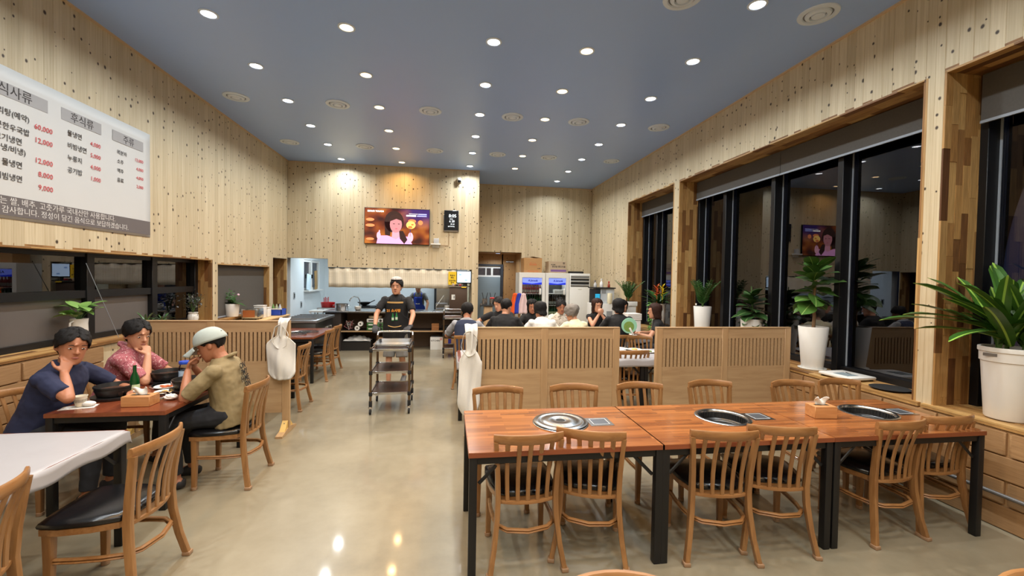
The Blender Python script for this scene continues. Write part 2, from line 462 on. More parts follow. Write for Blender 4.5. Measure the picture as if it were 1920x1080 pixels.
for (y0, y1, z0, z1) in LW[:2]:
    y0 = max(y0, 2.4)
    lining((XL, y1, z0), (0, 0, 1), z1-z0, (-1, 0, 0), LD, (0, -1, 0), w=.05)
    lining((XL, y0, z1), (0, 1, 0), y1-y0, (-1, 0, 0), LD, (0, 0, -1), w=.07, lmin=.5, lmax=.9)
    lining((XL+.03, y0, z0), (0, 1, 0), y1-y0+.05, (-1, 0, 0), LD+.03, (0, 0, 1), w=.06, lmin=.4, lmax=.9)
lining((XL, 10.17, 0), (0, 0, 1), 2.06, (-1, 0, 0), .32, (0, -1, 0), w=.065)
s = MB().b2((XL-.34, 9.38, 0), (XL-.32, 10.19, 2.1)).build('door_1', mat('dark door', (40, 34, 30), .5)); s['kind'] = 'structure'

# ---- tan block courses under the sills: every block a piece
bk = MB(); bk.box((0, 0, 0), (1, 1, 1)); BRICK = bk.mesh('brick', M_BRICK, bevel=.03, seg=1)
def bricks(name, x, face, y0, y1, z0, z1, rows, L):
    b = MB().b2((min(x, x+face*.012), y0, z0), (max(x, x+face*.012), y1, z1)).build(name, M_MORTAR); b['kind'] = 'structure'
    h = (z1-z0)/rows; g = .012
    for r in range(rows):
        y = y0-(L*.5 if r % 2 else L*.05)
        while y < y1:
            a, c = max(y0, y+.011), min(y1, y+L-.011); y += L
            if c-a < .04: continue
            link('brick', BRICK, b, (x+face*.018, (a+c)/2, z0+h*(r+.5)), (0, 0, 0), (.03, c-a, h-g))
    return b
bricks('wall_right_base', XR, -1, .9, 4.4, 0, .70, 4, .44)
bricks('wall_left_base', XL, 1, 2.6, 5.0, 0, .945, 6, .44)
c = MB().tube([(3.875, .5, .255), (3.875, 4.3, .255)], .014, 10).build('trim_pipe', mat('grey conduit', (120, 118, 116), .4, .4), smooth=True); c['kind'] = 'structure'; tag(c, 'grey conduit pipe running low along the tan block wall', None)

# ---- right-hand windows: black frames, panes, pale strips for the gasket highlight
M_FIT_HILITE = mat('pale fitting and highlight', (150, 160, 172), .35)
WN = 0
def window_right(y0, y1, z0, z1, mull):
    global WN; WN += 1
    w = MB().b2((XR+RD, y0, z0), (XR+RD+.12, y1, z0+.075)).b2((XR+RD, y0, z1-.06), (XR+RD+.12, y1, z1)).build('window_%d' % WN, M_BLACK)
    w['kind'] = 'structure'
    ys = [y0+.035]+mull+[y1-.035]
    for y in ys:
        MB().b2((XR+RD-.05, y-.036, z0+.0), (XR+RD+.1, y+.036, z1)).build('mullion', M_BLACK, w, bevel=.004, seg=1)
        MB().b2((XR+RD+.06, y-.052, z0+.08), (XR+RD+.075, y-.0365, z1-.06)).build('gasket_highlight', M_FIT_HILITE, w)  # pale strip: the reflected highlight along the gasket edge, built as colour
    for a, b in zip(ys, ys[1:]):
        MB().b2((XR+RD+.066, a+.036, z0+.075), (XR+RD+.078, b-.036, z1-.06)).build('pane', M_WINGLASS, w)
window_right(*RW[2], [7.78, 8.46]); window_right(*RW[1], [4.20, 5.20, 6.22]); window_right(*RW[0], [1.0, 2.05])
def shade(x, y0, y1, z0, z1, label, d=1, split=None):
    t = thing('roller_shade', label, 'window blind', (x, (y0+y1)/2, z1))
    h = (y1-y0)/2; dz = z0-z1
    MB().tube([(.035*d, -h, -.03), (.035*d, h, -.03)], .026, 12).build('roller', M_SHADE, t, smooth=True)
    n = 2 if split else 1
    for i in range(n):
        a = -h+2*h*i/n+.004; b = -h+2*h*(i+1)/n-.004
        MB().b2((.004*d if d > 0 else -.008, a, dz+.02), (.008 if d > 0 else -.004, b, -.01)).build('fabric', M_SHADE, t)
        MB().b2((-.004, a, dz), (.014 if d > 0 else .004, b, dz+.022)).build('bottom_bar', M_FIT_HILITE, t)
    return t
shade(4.24, 7.20, 9.06, 3.12, 3.44, 'grey roller shade in the narrow window by the bromeliad planter')
shade(4.24, 3.13, 6.93, 3.12, 3.44, 'long grey roller shade above the fiddle leaf tree and rubber plant', split=True)
shade(4.24, .25, 2.91, 3.04, 3.44, 'grey roller shade above the strap leaved plant in the rimmed pot')
# ---- left-hand windows
M_FILM = mat('grey window film', (96, 91, 88), .35, var=.04)
w = MB().b2((XL-LD-.1, YN, .98), (XL-LD, 7.1, 1.05)).b2((XL-LD-.1, YN, 1.87), (XL-LD, 7.1, 1.925)).b2((XL-LD-.1, YN, 1.44), (XL-LD, 7.1, 1.52)).build('window_4', M_BLACK); w['kind'] = 'structure'
ym = [2.15, 3.15, 4.15, 5.15, 6.15, 7.08]
for y in ym: MB().b2((XL-LD-.1, y-.05, .98), (XL-LD+.012, y+.05, 1.92)).build('mullion', M_BLACK, w, bevel=.004, seg=1)
for a, b in zip(ym, ym[1:]):
    MB().b2((XL-LD-.06, a+.05, 1.52), (XL-LD-.05, b-.05, 1.87)).build('pane', M_WINGLASS, w)
    MB().b2((XL-LD-.06, a+.05, 1.05), (XL-LD-.05, b-.05, 1.44)).build('pane', M_WINGLASS, w)
    if b < 7: MB().b2((XL-LD-.049, a+.05, 1.05), (XL-LD-.044, b-.05, 1.44)).build('film', M_FILM, w)
MB().tube([(XL-.02, 4.86, 1.80), (XL-.03, 5.30, .99)], .003, 6).build('pull_cord', M_FIT_HILITE, w)
shade(XL-.09, 7.33, 9.2, 1.0, 1.86, 'taupe roller shade drawn down behind the orchid pot', d=-1)
s = MB().b2((XL-LD-.12, 7.2, .9), (XL-LD-.02, 9.3, 1.95)).build('window_5', M_BLACK); s['kind'] = 'structure'

# ---- corridor with the rest room door, behind the far wall
M_CORR_DIM = knotty('shaded corridor pine', (166, 128, 84), (188, 150, 104), (60, 38, 20))  # darker copy of the wall pine, the unlit corridor's shade put into its colour
s = MB().b2((.58, YB+.2, 0), (.78, 13.2, 2.6)).b2((1.97, YB+.2, 0), (2.15, 12.75, 2.6)).b2((.58, YB+.04, 2.42), (2.15, 13.2, 2.55)).b2((1.56, 12.70, 0), (2.1, 12.85, 2.45)).b2((.7, 12.70, 2.12), (1.6, 12.85, 2.45)).build('wall_corridor', M_CORR_DIM); s['kind'] = 'structure'
d = MB().b2((.78, 12.64, 0), (.83, 12.72, 2.12)).b2((1.52, 12.64, 0), (1.60, 12.72, 2.12)).b2((.83, 12.642, 2.06), (1.52, 12.72, 2.118)).build('door_2', mat('dark door frame', (40, 46, 56), .5)); d['kind'] = 'structure'
M_DOOR = mat('blue grey door paint', (112, 128, 138), .45, var=.02)
dl = MB().b2((.83, 12.67, 0), (1.52, 12.71, 1.74)).build('door_leaf', M_DOOR, d, bevel=.004)
MB().tube([(.96, 12.665, .93), (.96, 12.62, .93)], .016, 10).ell((.96, 12.60, .93), (.034, .03, .034)).build('knob', M_CHROME, dl, smooth=True)
tr = MB().b2((.83, 12.68, 1.74), (1.52, 12.71, 1.79)).b2((.83, 12.68, 2.0), (1.52, 12.71, 2.06)).b2((1.07, 12.682, 1.79), (1.11, 12.708, 2.0)).b2((1.24, 12.682, 1.79), (1.30, 12.708, 2.0)).build('transom', M_WHITE, d)
MB().b2((.83, 12.695, 1.79), (1.52, 12.70, 2.0)).build('pane', M_WINGLASS, tr)
sg = thing('rest_room_sign', 'small white REST ROOM sign on the brown corridor wall', 'sign', (1.80, 12.695, 2.2))
MB().box((0, -.004, 0), (.22, .008, .055)).build('plate', mat('sign plate', (70, 52, 40), .5), sg)
text('REST ROOM', .042, emis('sign white', (240, 240, 240), .5), sg, (0, -.009, -.014), (pi/2, 0, 0), align='CENTER')

# ---- kitchen shell behind the television wall
s = MB().b2((XL-.2, YK+.2, 0), (XL, 11.30, 2.7)).b2((XL-.2, 12.62, 0), (XL, 13.3, 2.7)).b2((XL-.2, 11.3, 0), (XL, 12.62, 1.32)).b2((XL-.2, 11.3, 2.10), (XL, 12.62, 2.7)).build('wall_kitchen_left', M_KTILE); s['kind'] = 'structure'
s = MB().b2((XL-.2, 13.1, 0), (.6, 13.3, 2.7)).build('wall_kitchen_back', M_KTILE); s['kind'] = 'structure'
s = MB().b2((XL-.2, YK+.2, 2.6), (.6, 13.3, 2.7)).build('ceiling_kitchen', M_WHITE); s['kind'] = 'structure'
w = MB().b2((XL-.10, 11.3, 1.32), (XL-.02, 11.37, 2.1)).b2((XL-.10, 12.55, 1.32), (XL-.02, 12.62, 2.1)).b2((XL-.10, 11.37, 1.32), (XL-.022, 12.55, 1.38)).b2((XL-.10, 11.37, 2.04), (XL-.022, 12.55, 2.1)).b2((XL-.11, 11.86, 1.32), (XL-.0, 11.96, 2.1)).build('window_6', M_PLASTIC); w['kind'] = 'structure'
for a, b in ((11.37, 11.86), (11.96, 12.55)): MB().b2((XL-.07, a, 1.38), (XL-.06, b, 2.04)).build('pane', M_WINGLASS, w)
MB().b2((XL-.001, 11.885, 1.62), (XL+.03, 11.93, 1.72)).build('latch', M_RUBBER, w)
MB().b2((XL-.3, 11.3, 1.2), (XL-.28, 12.7, 2.2)).build('insect_screen', M_FILM, w)

# ================================================================== CEILING FITTINGS
M_RINGW = mat('white fitting', (212, 226, 244), .4, var=0); M_DIFW = emis('diffuser white', (255, 252, 246), 9.); M_DIFO = emis('diffuser warm', (255, 214, 160), 7.)
def lamp(kind, label, group):
    t = thing('downlight', label, 'ceiling light', (0, 0, ZC), 0, group)
    MB().lathe([(.066, -.001), (.086, -.001), (.086, -.006), (.074, -.012), (.066, -.010)], 24, cap=(False, False)).build('ring', M_RINGW, t, smooth=True)
    MB().lathe([(.067, -.0015), (.067, -.004)], 24).build('diffuser', M_DIFW if kind == 'w' else M_DIFO, t)
    ld = bpy.data.lights.new('downlight_glow', 'AREA'); ld.shape = 'DISK'; ld.size = .128
    ld.energy = LAMP_W if kind == 'w' else LAMP_O; ld.color = COL_W if kind == 'w' else COL_O; ld.spread = R(150)
    lo = bpy.data.objects.new('lamp_light', ld); COL.objects.link(lo); lo.parent = t; lo.location = (0, 0, -.013)
    return t
LROW = {-2.34: 'round white downlight in the cool row along the menu banner wall', -1.06: 'round amber downlight in the warm row leading to the television', .44: 'round white downlight in the cool row over the aisle to the wall clock', 1.47: 'round amber downlight in the warm row over the slatted partitions', 2.73: 'round white downlight in the cool row along the window wall'}
pw_, po_ = None, None
for x, kind in ((-2.34, 'w'), (-1.06, 'o'), (.44, 'w'), (1.47, 'o'), (2.73, 'w')):
    for y in LAMP_Y:
        if y > (11 if x > 2 else 10): continue
        if kind == 'w':
            if pw_ is None: pw_ = lamp('w', LROW[x], 'cool white downlights'); o = pw_
            else: o = dup(pw_)
        else:
            if po_ is None: po_ = lamp('o', LROW[x], 'warm downlights'); o = po_
            else: o = dup(po_)
        o.location = (x, y, ZC); o['label'] = LROW[x]; o['group'] = LROW[x][16 if kind == 'w' else 16:]
vp = thing('ceiling_diffuser', 'round ringed air diffuser set in the blue grey ceiling', 'air vent', (0, 0, ZC), 0, 'round air diffusers')
MB().lathe([(.150, -.001), (.170, -.001), (.165, -.012), (.128, -.016), (.120, -.004)], 32, cap=(False, False)).build('outer_ring', M_RINGW, vp, smooth=True)
MB().lathe([(.085, -.002), (.108, -.004), (.100, -.020), (.072, -.026), (.066, -.006)], 32, cap=(False, False)).build('middle_ring', M_RINGW, vp, smooth=True)
MB().lathe([(.0, -.024), (.052, -.024), (.058, -.010), (.05, -.002)], 32, cap=(False, False)).build('core', M_RINGW, vp, smooth=True)
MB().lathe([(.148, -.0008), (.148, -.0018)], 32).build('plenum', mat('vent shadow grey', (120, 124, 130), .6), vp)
first = True
for x, y in [(a, b) for b in (6.67, 8.74, 3.6) for a in (-3.03, -1.65, -.31, .95, 2.02, 3.38)]:
    if first: vp.location = (x, y, ZC); first = False
    else: dup(vp, (x, y, ZC))
def tube_light(x, y):
    t = thing('kitchen_light', 'flat white light panel on the kitchen ceiling', 'ceiling light', (x, y, 2.6), 0, 'kitchen light panels')
    MB().b2((-.3, -.1, -.03), (.3, .1, 0)).build('housing', M_WHITE, t)
    ld = bpy.data.lights.new('panel_glow', 'AREA'); ld.shape = 'RECTANGLE'; ld.size = .56; ld.size_y = .16; ld.energy = LAMP_K; ld.color = COL_K
    lo = bpy.data.objects.new('lamp_light', ld); COL.objects.link(lo); lo.parent = t; lo.location = (0, 0, -.034)
for x, y in ((-2.8, 11.3), (-1.4, 11.6), (-.2, 11.6)): tube_light(x, y)
o = dup(pw_, (1.38, 12.15, 2.42), 0, 'small round downlight in the low corridor ceiling before the rest room door'); del o['group']
for c_ in o.children:
    if c_.type == 'LIGHT': c_.data = c_.data.copy(); c_.data.energy = 9.0
# ================================================================== CHAIRS
def arc(x0, x1, ymid, yend, n):
    """points of a shallow bow in plan: ends at yend, middle at ymid"""
    return [(x0+(x1-x0)*i/n, yend+(ymid-yend)*(1-(2*i/n-1)**2)) for i in range(n+1)]
def make_chair(label, group=None):
    """front is +Y; rear feet at y=-.20"""
    t = thing('dining_chair', label, 'chair', (0, 0, 0), 0, group)
    # seat: shield shape, wider in front
    out = [(-.205, .215), (-.10, .232), (.10, .232), (.205, .215), (.218, .12), (.205, -.02), (.172, -.135), (.10, -.172), (-.10, -.172), (-.172, -.135), (-.205, -.02), (-.218, .12)]
    mb = MB(); n = len(out); rings = [(.93, .428), (.985, .436), (1.0, .448), (.97, .462), (.82, .472), (.45, .477)]
    for k, z in rings: mb.v += [V((x*k, y*k+.0, z)) for x, y in out]
    for j in range(len(rings)-1):
        for i in range(n): a = j*n+i; b = j*n+(i+1) % n; mb.f.append((a, b, b+n, a+n))
    mb.f.append(tuple(reversed(range(n)))); mb.f.append(tuple((len(rings)-1)*n+i for i in range(n)))
    mb.build('seat', M_VINYL, t, smooth='all')
    mb = MB(); k0 = [(x*.965, y*.965) for x, y in out]; k1 = [(x*.90, y*.90) for x, y in out]
    for z in (.398, .430):
        mb.v += [V((x, y, z)) for x, y in k0]; mb.v += [V((x, y, z)) for x, y in k1]
    for i in range(n):
        j = (i+1) % n; mb.f += [(i, j, 2*n+j, 2*n+i), (n+i, 3*n+i, 3*n+j, n+j), (i, n+i, n+j, j), (2*n+i, 2*n+j, 3*n+j, 3*n+i)]
    mb.build('seat_frame', M_OAKH, t, smooth=True)
    for sx in (-1, 1):      # front legs
        x = .178*sx; y = .175
        l = MB().loft([((x*1.02, y+.004, 0.012), (.017, 0, 0), (0, .017, 0)), ((x, y, .25), (.021, 0, 0), (0, .021, 0)), ((x, y, .405), (.024, 0, 0), (0, .024, 0))], 8, pw=.5).build('leg', M_OAK, t, smooth=True)
        MB().lathe([(.017, 0), (.022, .003), (.022, .022), (.017, .026)], 10, (x*1.02, y+.004, 0)).build('foot_cap', mat('worn felt cap', (150, 120, 92), .9), l, smooth=True)
    for sx in (-1, 1):      # rear legs run up into the back posts
        pts = [(.222, -.235, .012), (.196, -.205, .16), (.178, -.182, .32), (.174, -.176, .43), (.178, -.186, .56), (.188, -.204, .70), (.196, -.216, .782)]
        rr = [.018, .018, .019, .019, .018, .017, .016]
        l = MB().loft([((p[0]*sx, p[1], p[2]), (r*.92, 0, 0), (0, r*1.15, 0)) for p, r in zip(pts, rr)], 8, pw=.5).build('leg', M_OAK, t, smooth=True)
        MB().box((.223*sx, -.237, .012), (.042, .046, .024)).build('foot_cap', MATS['worn felt cap'], l, bevel=.005)
    # top rail, bowed back
    A = arc(-.208, .208, -.275, -.208, 10); mb = MB()
    secs = []
    for i, (x, y) in enumerate(A):
        f = 1-(2*i/10-1)**2; h = .027+.003*f
        secs.append(((x, y, .798+.008*f), (0, .0125, .0), (0, -.003, h)))
    mb.loft(secs, 10, pw=.6).build('top_rail', M_OAKH, t, smooth=True)
    # lower rail at the seat and five bowed slats
    B = arc(-.172, .172, -.205, -.168, 8)
    MB().loft([((x, y, .412), (0, .011, 0), (0, 0, .011)) for x, y in B], 8, pw=.6).build('lower_rail', M_OAKH, t, smooth=True)
    for i in range(5):
        u = (i-2)/2; x0 = .118*u; x1 = .132*u
        yb = -.205+.037*(x0/.172)**2; yt = -.275+.067*(x1/.208)**2
        pts = [((x0+(x1-x0)*q), yb+(yt-yb)*q+.020*sin(pi*q), .41+.372*q) for q in (0, .2, .4, .6, .8, 1)]
        MB().loft([(p, (.0125+.002*q, 0, 0), (0, .0065, 0)) for q, p in zip((0, .2, .4, .6, .8, 1), pts)], 8, pw=.6).build('slat', M_OAK, t, smooth=True)
    # bent hoop stretcher
    H = [(-.178, .17), (-.184, .05), (-.182, -.06), (-.168, -.15), (-.12, -.205), (0, -.232), (.12, -.205), (.168, -.15), (.182, -.06), (.184, .05), (.178, .17)]
    for k, z in (('stretcher', .262), ('stretcher', .247)):
        MB().tube([(x, y, z) for x, y in H], .0075, 8, flat=1.5, up=(0, 0, 1)).build(k, M_OAKH, t, smooth=True)
    return t
CH = make_chair('x')
used = []
def chair(x, y, rz, label, group=None):
    """x,y: middle of the seat; rz: 0 = faces +Y"""
    if not used: used.append(1); o = CH; o.location = (x, y, 0); o.rotation_euler = (0, 0, rz)
    else: o = dup(CH, (x, y, 0), rz)
    o['label'] = label
    if group: o['group'] = group
    elif 'group' in o: del o['group']
    return o
G1 = 'amber chairs along the orange grill tables'
# near side of the long table, backs to the room
for x, y, a, l in [(.47, 2.645, 2, 'amber slat back chair at the table end with the covered grill, outer one'),
                   (.93, 2.66, -19, 'amber slat back chair turned askew beside the covered grill table legs'),
                   (1.705, 2.575, -8, 'amber slat back chair drawn out in front of the open middle grill'),
                   (2.15, 2.61, -14, 'amber slat back chair between the middle grill and the tissue box'),
                   (2.985, 2.63, 5, 'amber slat back chair in front of the grill by the tissue box'),
                   (3.455, 2.69, 0, 'amber slat back chair at the table corner beside the block wall')]:
    chair(x, y, R(a), l, G1)
# far side, facing the camera
for x, y, a, l in [(.41, 3.24, 180, 'far side chair behind the covered grill, below the hanging white apron'),
                   (1.05, 3.26, 178, 'far side chair in front of the two panel partition, right of the covered grill'),
                   (1.65, 3.27, 180, 'far side chair standing before the gap between the partitions'),
                   (2.33, 3.30, 180, 'far side chair behind the open middle grill'),
                   (3.10, 3.24, 178, 'far side chair behind the wooden tissue box'),
                   (3.60, 3.26, 177, 'far side chair next to the window sill with the white scale')]:
    chair(x, y, R(a), l, G1)
# two whose rails just enter the frame at the bottom
chair(.485, .955, R(180), 'lone chair with only its top rail in view on open floor before the long table', G1)
chair(1.80, .80, R(178), 'lone chair with only a rail corner in view near the block wall', G1)
# left side
G2 = 'amber chairs at the left hand tables'
chair(-1.80, 2.62, R(90), 'amber chair with black seat drawn up to the sheet covered table, seat fully in view', G2)
chair(-2.09, 2.02, R(97), 'amber chair pushed in at the sheet covered table, only its back rail and slats showing', G2)
chair(-1.80, 3.87, R(90), 'amber chair on which the man in the pale cap sits', G2)
chair(-3.00, 3.60, R(-90), 'amber chair under the man in the navy shirt against the window sill', G2)
chair(-3.00, 4.32, R(-90), 'amber chair under the man in the pink patterned shirt', G2)
chair(-2.16, 7.44, R(90), 'amber chair at the brown grill table, next to its near corner leg', G2)
chair(-2.18, 8.03, R(90), 'amber chair at the brown grill table on the side of the kitchen shelf', G2)
chair(-2.06, 5.88, R(90), 'amber chair half hidden behind the partition with the hanging white apron', G2)

# ================================================================== GRILL TABLES
def table(label, loc, rz, L, D, m, group, h=.735, grill='open', gx=0., gy=0., cover=False, name='grill_table', panel=True):
    t = thing(name, label, 'table', loc, rz, group)
    x, y = L/2, D/2
    if grill: mb = rect_hole(MB(), -x, -y, x, y, gx, gy, .172, h-.03, h)
    else: mb = MB().b2((-x, -y, h-.03), (x, y, h))
    top = mb.build('tabletop', m, t)
    MB().b2((-x-.002, -y-.002, h-.029), (x+.002, -y, h-.003)).b2((-x-.002, y, h-.029), (x+.002, y+.002, h-.003)).b2((-x-.002, -y, h-.029), (-x, y, h-.003)).b2((x, -y, h-.029), (x+.002, y, h-.003)).build('edge_band', grain('edge band', (118, 62, 36), (140, 76, 46), 'X', 20, 10), top)
    for sx in (-1, 1):
        for sy in (-1, 1):
            MB().box((sx*(x-.026), sy*(y-.026), (h-.03)/2), (.046, .046, h-.03)).build('leg', M_BLK2, t, bevel=.004)
            a = V((sx*(x-.06), sy*(y-.03), h-.19)); b = V((sx*(x-.20), sy*(y-.03), h-.05))
            MB().tube([a, b], .011, 6, flat=.5).build('brace', M_BLK2, t)
    MB().b2((-x+.05, -y+.012, h-.072), (x-.05, -y+.04, h-.03)).b2((-x+.05, y-.04, h-.072), (x-.05, y-.012, h-.03)).b2((-x+.012, -y+.05, h-.072), (-x+.04, y-.05, h-.03)).b2((x-.04, -y+.05, h-.072), (x-.012, y-.05, h-.03)).build('apron_frame', M_BLK2, t)
    if grill:
        c = (gx, gy, h)
        MB().lathe([(.166, -.004), (.190, .0005), (.192, .004), (.183, .009), (.168, .007), (.160, -.004), (.160, -.012)], 48, c, cap=(False, False)).build('grill_ring', M_STEEL, t, smooth=True)
        b = MB().lathe([(.160, -.010), (.158, -.055), (.150, -.062), (.135, -.066), (0.0, -.070)], 48, c, cap=(False, False)).build('grill_bowl', M_STEELD, t, smooth=True)
        MB().lathe([(.171, -.03), (.168, -.17), (.05, -.19), (0, -.19)], 32, c, cap=(False, False)).build('burner_box', M_BLK2, t, smooth=True)
        if grill == 'open':
            sl = MB()
            for i in range(44):
                a = 2*pi*i/44; sl.box((gx+.1585*cos(a), gy+.1585*sin(a), h-.030), (.004, .0085, .034), (0, 0, a))
            sl.build('vent_slots', M_RUBBER, b)
            MB().lathe([(.130, -.066), (.130, -.060), (.122, -.058), (.118, -.064)], 40, c, cap=(False, False)).lathe([(0, -.061), (.10, -.061), (.104, -.066)], 40, c, cap=(False, False)).build('burner_plate', M_STEELD, b, smooth=True)
        if panel:
            p = MB().box((gx+.275, gy-.012, h+.0015), (.165, .160, .003)).build('control_panel', M_STEEL, t)
            MB().box((gx+.275, gy-.012, h+.0035), (.120, .118, .0015)).build('panel_face', mat('panel grey', (108, 114, 122), .3, .6), p)
            mb = MB()
            for (cx, cy, dx, dy) in ((0, .056, .118, .003), (0, -.056, .118, .003), (-.057, 0, .003, .115), (.057, 0, .003, .115)): mb.box((gx+.275+cx, gy-.012+cy, h+.0046), (dx, dy, .0008))
            mb.build('panel_border', M_WHITE, p)
    return t
GT = 'orange block grill tables in a row'
TX = [.715, 1.885, 3.07]
table('orange block table whose grill is closed by a steel lid', (TX[0], 2.785, 0), 0, 1.178, .775, M_TABLE, GT, grill='closed', gx=.06, gy=.06)
table('orange block middle table with an open slotted grill', (TX[1], 2.785, 0), 0, 1.178, .775, M_TABLE, GT, gx=.11, gy=.06)
table('orange block table carrying the wooden tissue box beside its open grill', (TX[2], 2.785, 0), 0, 1.178, .775, M_TABLE, GT, gx=.15, gy=.06, panel=True)
lid = thing('round_steel_cover', 'round brushed steel lid closing the grill of the table end', 'lid', (TX[0]+.06, 2.845, .744))
MB().lathe([(.180, .0005), (.186, .003), (.184, .006), (.168, .006), (.164, .009), (.150, .009), (.146, .007), (.118, .008), (.114, .0105), (.06, .0115), (.056, .0095), (.03, .0095)], 48, cap=(True, False)).build('plate', mat('brushed lid steel', (150, 152, 154), .26, 1., var=.08, sc=6), lid, smooth=True)
MB().lathe([(.02, .0075), (.031, .0098), (.030, .0085), (.0, .0065)], 24, cap=(False, False)).build('finger_hole', M_RUBBER, lid, smooth=True)
# left side tables
GT2 = 'dark red block grill tables'
table('dark red block table set with hot pots where the three men sit', (-2.385, 3.985, 0), R(90), 1.2, .76, M_TABLE2, GT2, h=.728, grill='open', gx=.2, gy=0, panel=False)
table('brown block table carrying loose grill grates near the kitchen', (-2.50, 7.72, 0), R(90), 1.22, .80, M_TABLE2, GT2, grill='open', gx=0, gy=0, panel=False)
table('brown block table hidden behind the left partition', (-2.50, 5.72, 0), R(90), 1.22, .80, M_TABLE2, GT2, grill='open', gx=0, gy=0, panel=False)
table('low dark table whose top is wrapped in a white plastic sheet', (-2.385, 2.42, 0), R(90), 1.2, .76, M_TABLE2, GT2, h=.722, grill=None)
def cover(name, label, cx, cy, L, D, h, drop, seed, group=None):
    """plastic sheet: flat on top, falling over the edges with creases"""
    q = random.Random(seed); ph = [q.uniform(0, 6.28) for _ in range(8)]
    def fn(u, v):
        a = (u*2-1)*(L/2+drop); b = (v*2-1)*(D/2+drop)
        ax = max(0, abs(a)-L/2); by = max(0, abs(b)-D/2); dd = max(ax, by)
        k = .012*sin(9*a+7*b+ph[0])*sin(11*b-3*a+ph[1])
        x = math.copysign(min(abs(a), L/2+.006+.10*ax*(1+sin(23*b+ph[2])*.4)), a); y = math.copysign(min(abs(b), D/2+.006+.10*by*(1+sin(23*a+ph[3])*.4)), b)
        z = h+.002+abs(k)*.25-dd+ (.012*sin(17*a+ph[4])*sin(19*b+ph[5]) if dd > .02 else 0)
        return (x, y, z)
    t = tag(MB().grid(fn, 48, 40).build(name, mat('white plastic sheet', (166, 164, 167), .38, var=.03, Transmission_Weight=.0), None, (cx, cy, 0), smooth='all', solid=-.001), label, 'table cover', group)
    return t
cover('plastic_cover', 'white plastic sheet spread over the table with the two empty chairs', -2.385, 2.42, .76, 1.2, .722, .085, 3)

# ---- tables behind the partitions
GT3 = 'sheet covered tables behind the partitions'
for i, x in enumerate((.72, 1.90, 3.08)):
    table(['white covered table with its black legs showing beside the hanging apron', 'white covered table seen through the gap between the partitions', 'white covered table behind the partition that stands by the windows'][i], (x, 5.50, 0), 0, 1.18, .76, M_TABLE2, GT3, h=.722, grill=None)
    table(['white covered table where the man in the navy vest eats', 'white covered table in the middle of the dinner party', 'white covered table beside the woman with bobbed hair'][i], (x+.03, 7.42, 0), 0, 1.18, .76, M_TABLE2, GT3, h=.722, grill=None)
cover('plastic_cover', 'white plastic sheet over the tables right behind the partitions', 1.90, 5.50, 3.55, .76, .722, .10, 5)
cover('plastic_cover', 'white plastic sheet over the tables of the dinner party', 1.93, 7.42, 3.55, .76, .722, .10, 6)
G3 = 'amber chairs around the sheet covered tables'
chair(2.36, 5.39, R(2), 'amber chair seen through the gap, back toward the long orange table', G3)
chair(3.03, 6.22, R(180), 'amber chair beyond the white tables, facing the gap between partitions', G3)
for i, (x, l) in enumerate([(.30, 'amber chair under the man in the navy vest'), (.98, 'amber chair under the broad man in black with his back turned'), (1.55, 'amber chair under the person in the white shirt'), (2.05, 'amber chair under the person in the cream shirt'), (2.80, 'amber chair carrying the green fan on its back')]):
    chair(x, 6.83, R(0), l, G3)
for i, (x, l) in enumerate([(1.05, 'amber chair under the man leaning over his plate'), (1.60, 'amber chair under the person in plain black with a pendant'), (2.12, 'amber chair under the man in the patterned cream cardigan'), (2.85, 'amber chair under the long haired woman eating'), (3.40, 'amber chair under the seated person behind the green fan')]):
    chair(x, 8.10, R(180), l, G3)
chair(3.42, 6.88, R(60), 'amber chair under the woman with bobbed hair', G3)

# ================================================================== PARTITIONS
def partition(label, x0, x1, y, z1, zb, n, feet, rz=0.):
    t = thing('partition', label, 'partition', (x0, y, 0), rz)
    Wd = x1-x0; pw = .075; d = .045; pitch = (Wd-pw)/n
    for i in range(n+1):
        MB().b2((i*pitch, -d/2, zb if not feet else .05), (i*pitch+pw, d/2, z1-.012)).build('post', M_PARTV, t, bevel=.003, seg=1)
    MB().b2((0, -d/2-.002, z1-.012), (Wd, d/2+.002, z1)).build('top_cap', M_PART, t, bevel=.002, seg=1)
    H = z1-zb; zs0, zs1 = z1-.44, z1-.125
    for i in range(n):
        a, b = i*pitch+pw, (i+1)*pitch
        MB().b2((a, -.016, zs1), (b, .016, z1-.012)).build('top_board', M_PART, t)
        MB().b2((a, -.016, zb), (b, .016, zs0)).build('lower_board', M_PART, t)
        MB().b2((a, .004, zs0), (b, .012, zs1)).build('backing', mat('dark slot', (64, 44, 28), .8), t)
        k = 16; w = (b-a)/k; gap = .013
        for j in range(k):
            MB_SLAT(t, a+w*(j+.5), zs0, zs1, w-gap)
    if feet:
        for i in (0, n):
            x = i*pitch+pw/2
            f = MB().prism([(-.21, 0), (.21, 0), (.21, .022), (.06, .055), (-.06, .055), (-.21, .022)], x-.035, x+.035, 'X').build('foot', M_PARTV, t)
            for s in (-1, 1):
                k = MB().prism([(s*.03, .05), (s*.13, .035), (s*.03, .135)], x-.028, x+.028, 'X').build('wedge', mat('bright pine wedge', (214, 176, 98), .5), f)
                MB().lathe([(.006, 0), (.006, .004)], 8).build('screw', M_STEELD, f, (x, s*.06, .112), (-s*R(-45), 0, 0))
    return t
_sm = MB().b2((-.5, -.016, 0), (.5, .0155, 1)); SLAT = _sm.mesh('slat', M_PART)
def MB_SLAT(t, x, z0, z1, w): link('slat', SLAT, t, (x, 0, z0), (0, 0, 0), (w, 1, z1-z0))
partition('slatted wood partition behind the diners, white apron on its end post', -3.27, -1.70, 4.95, 1.222, .22, 2, True)
partition('slatted wood partition of two panels with a white apron on its end', .18, 1.835, 4.40, 1.215, .06, 2, True)
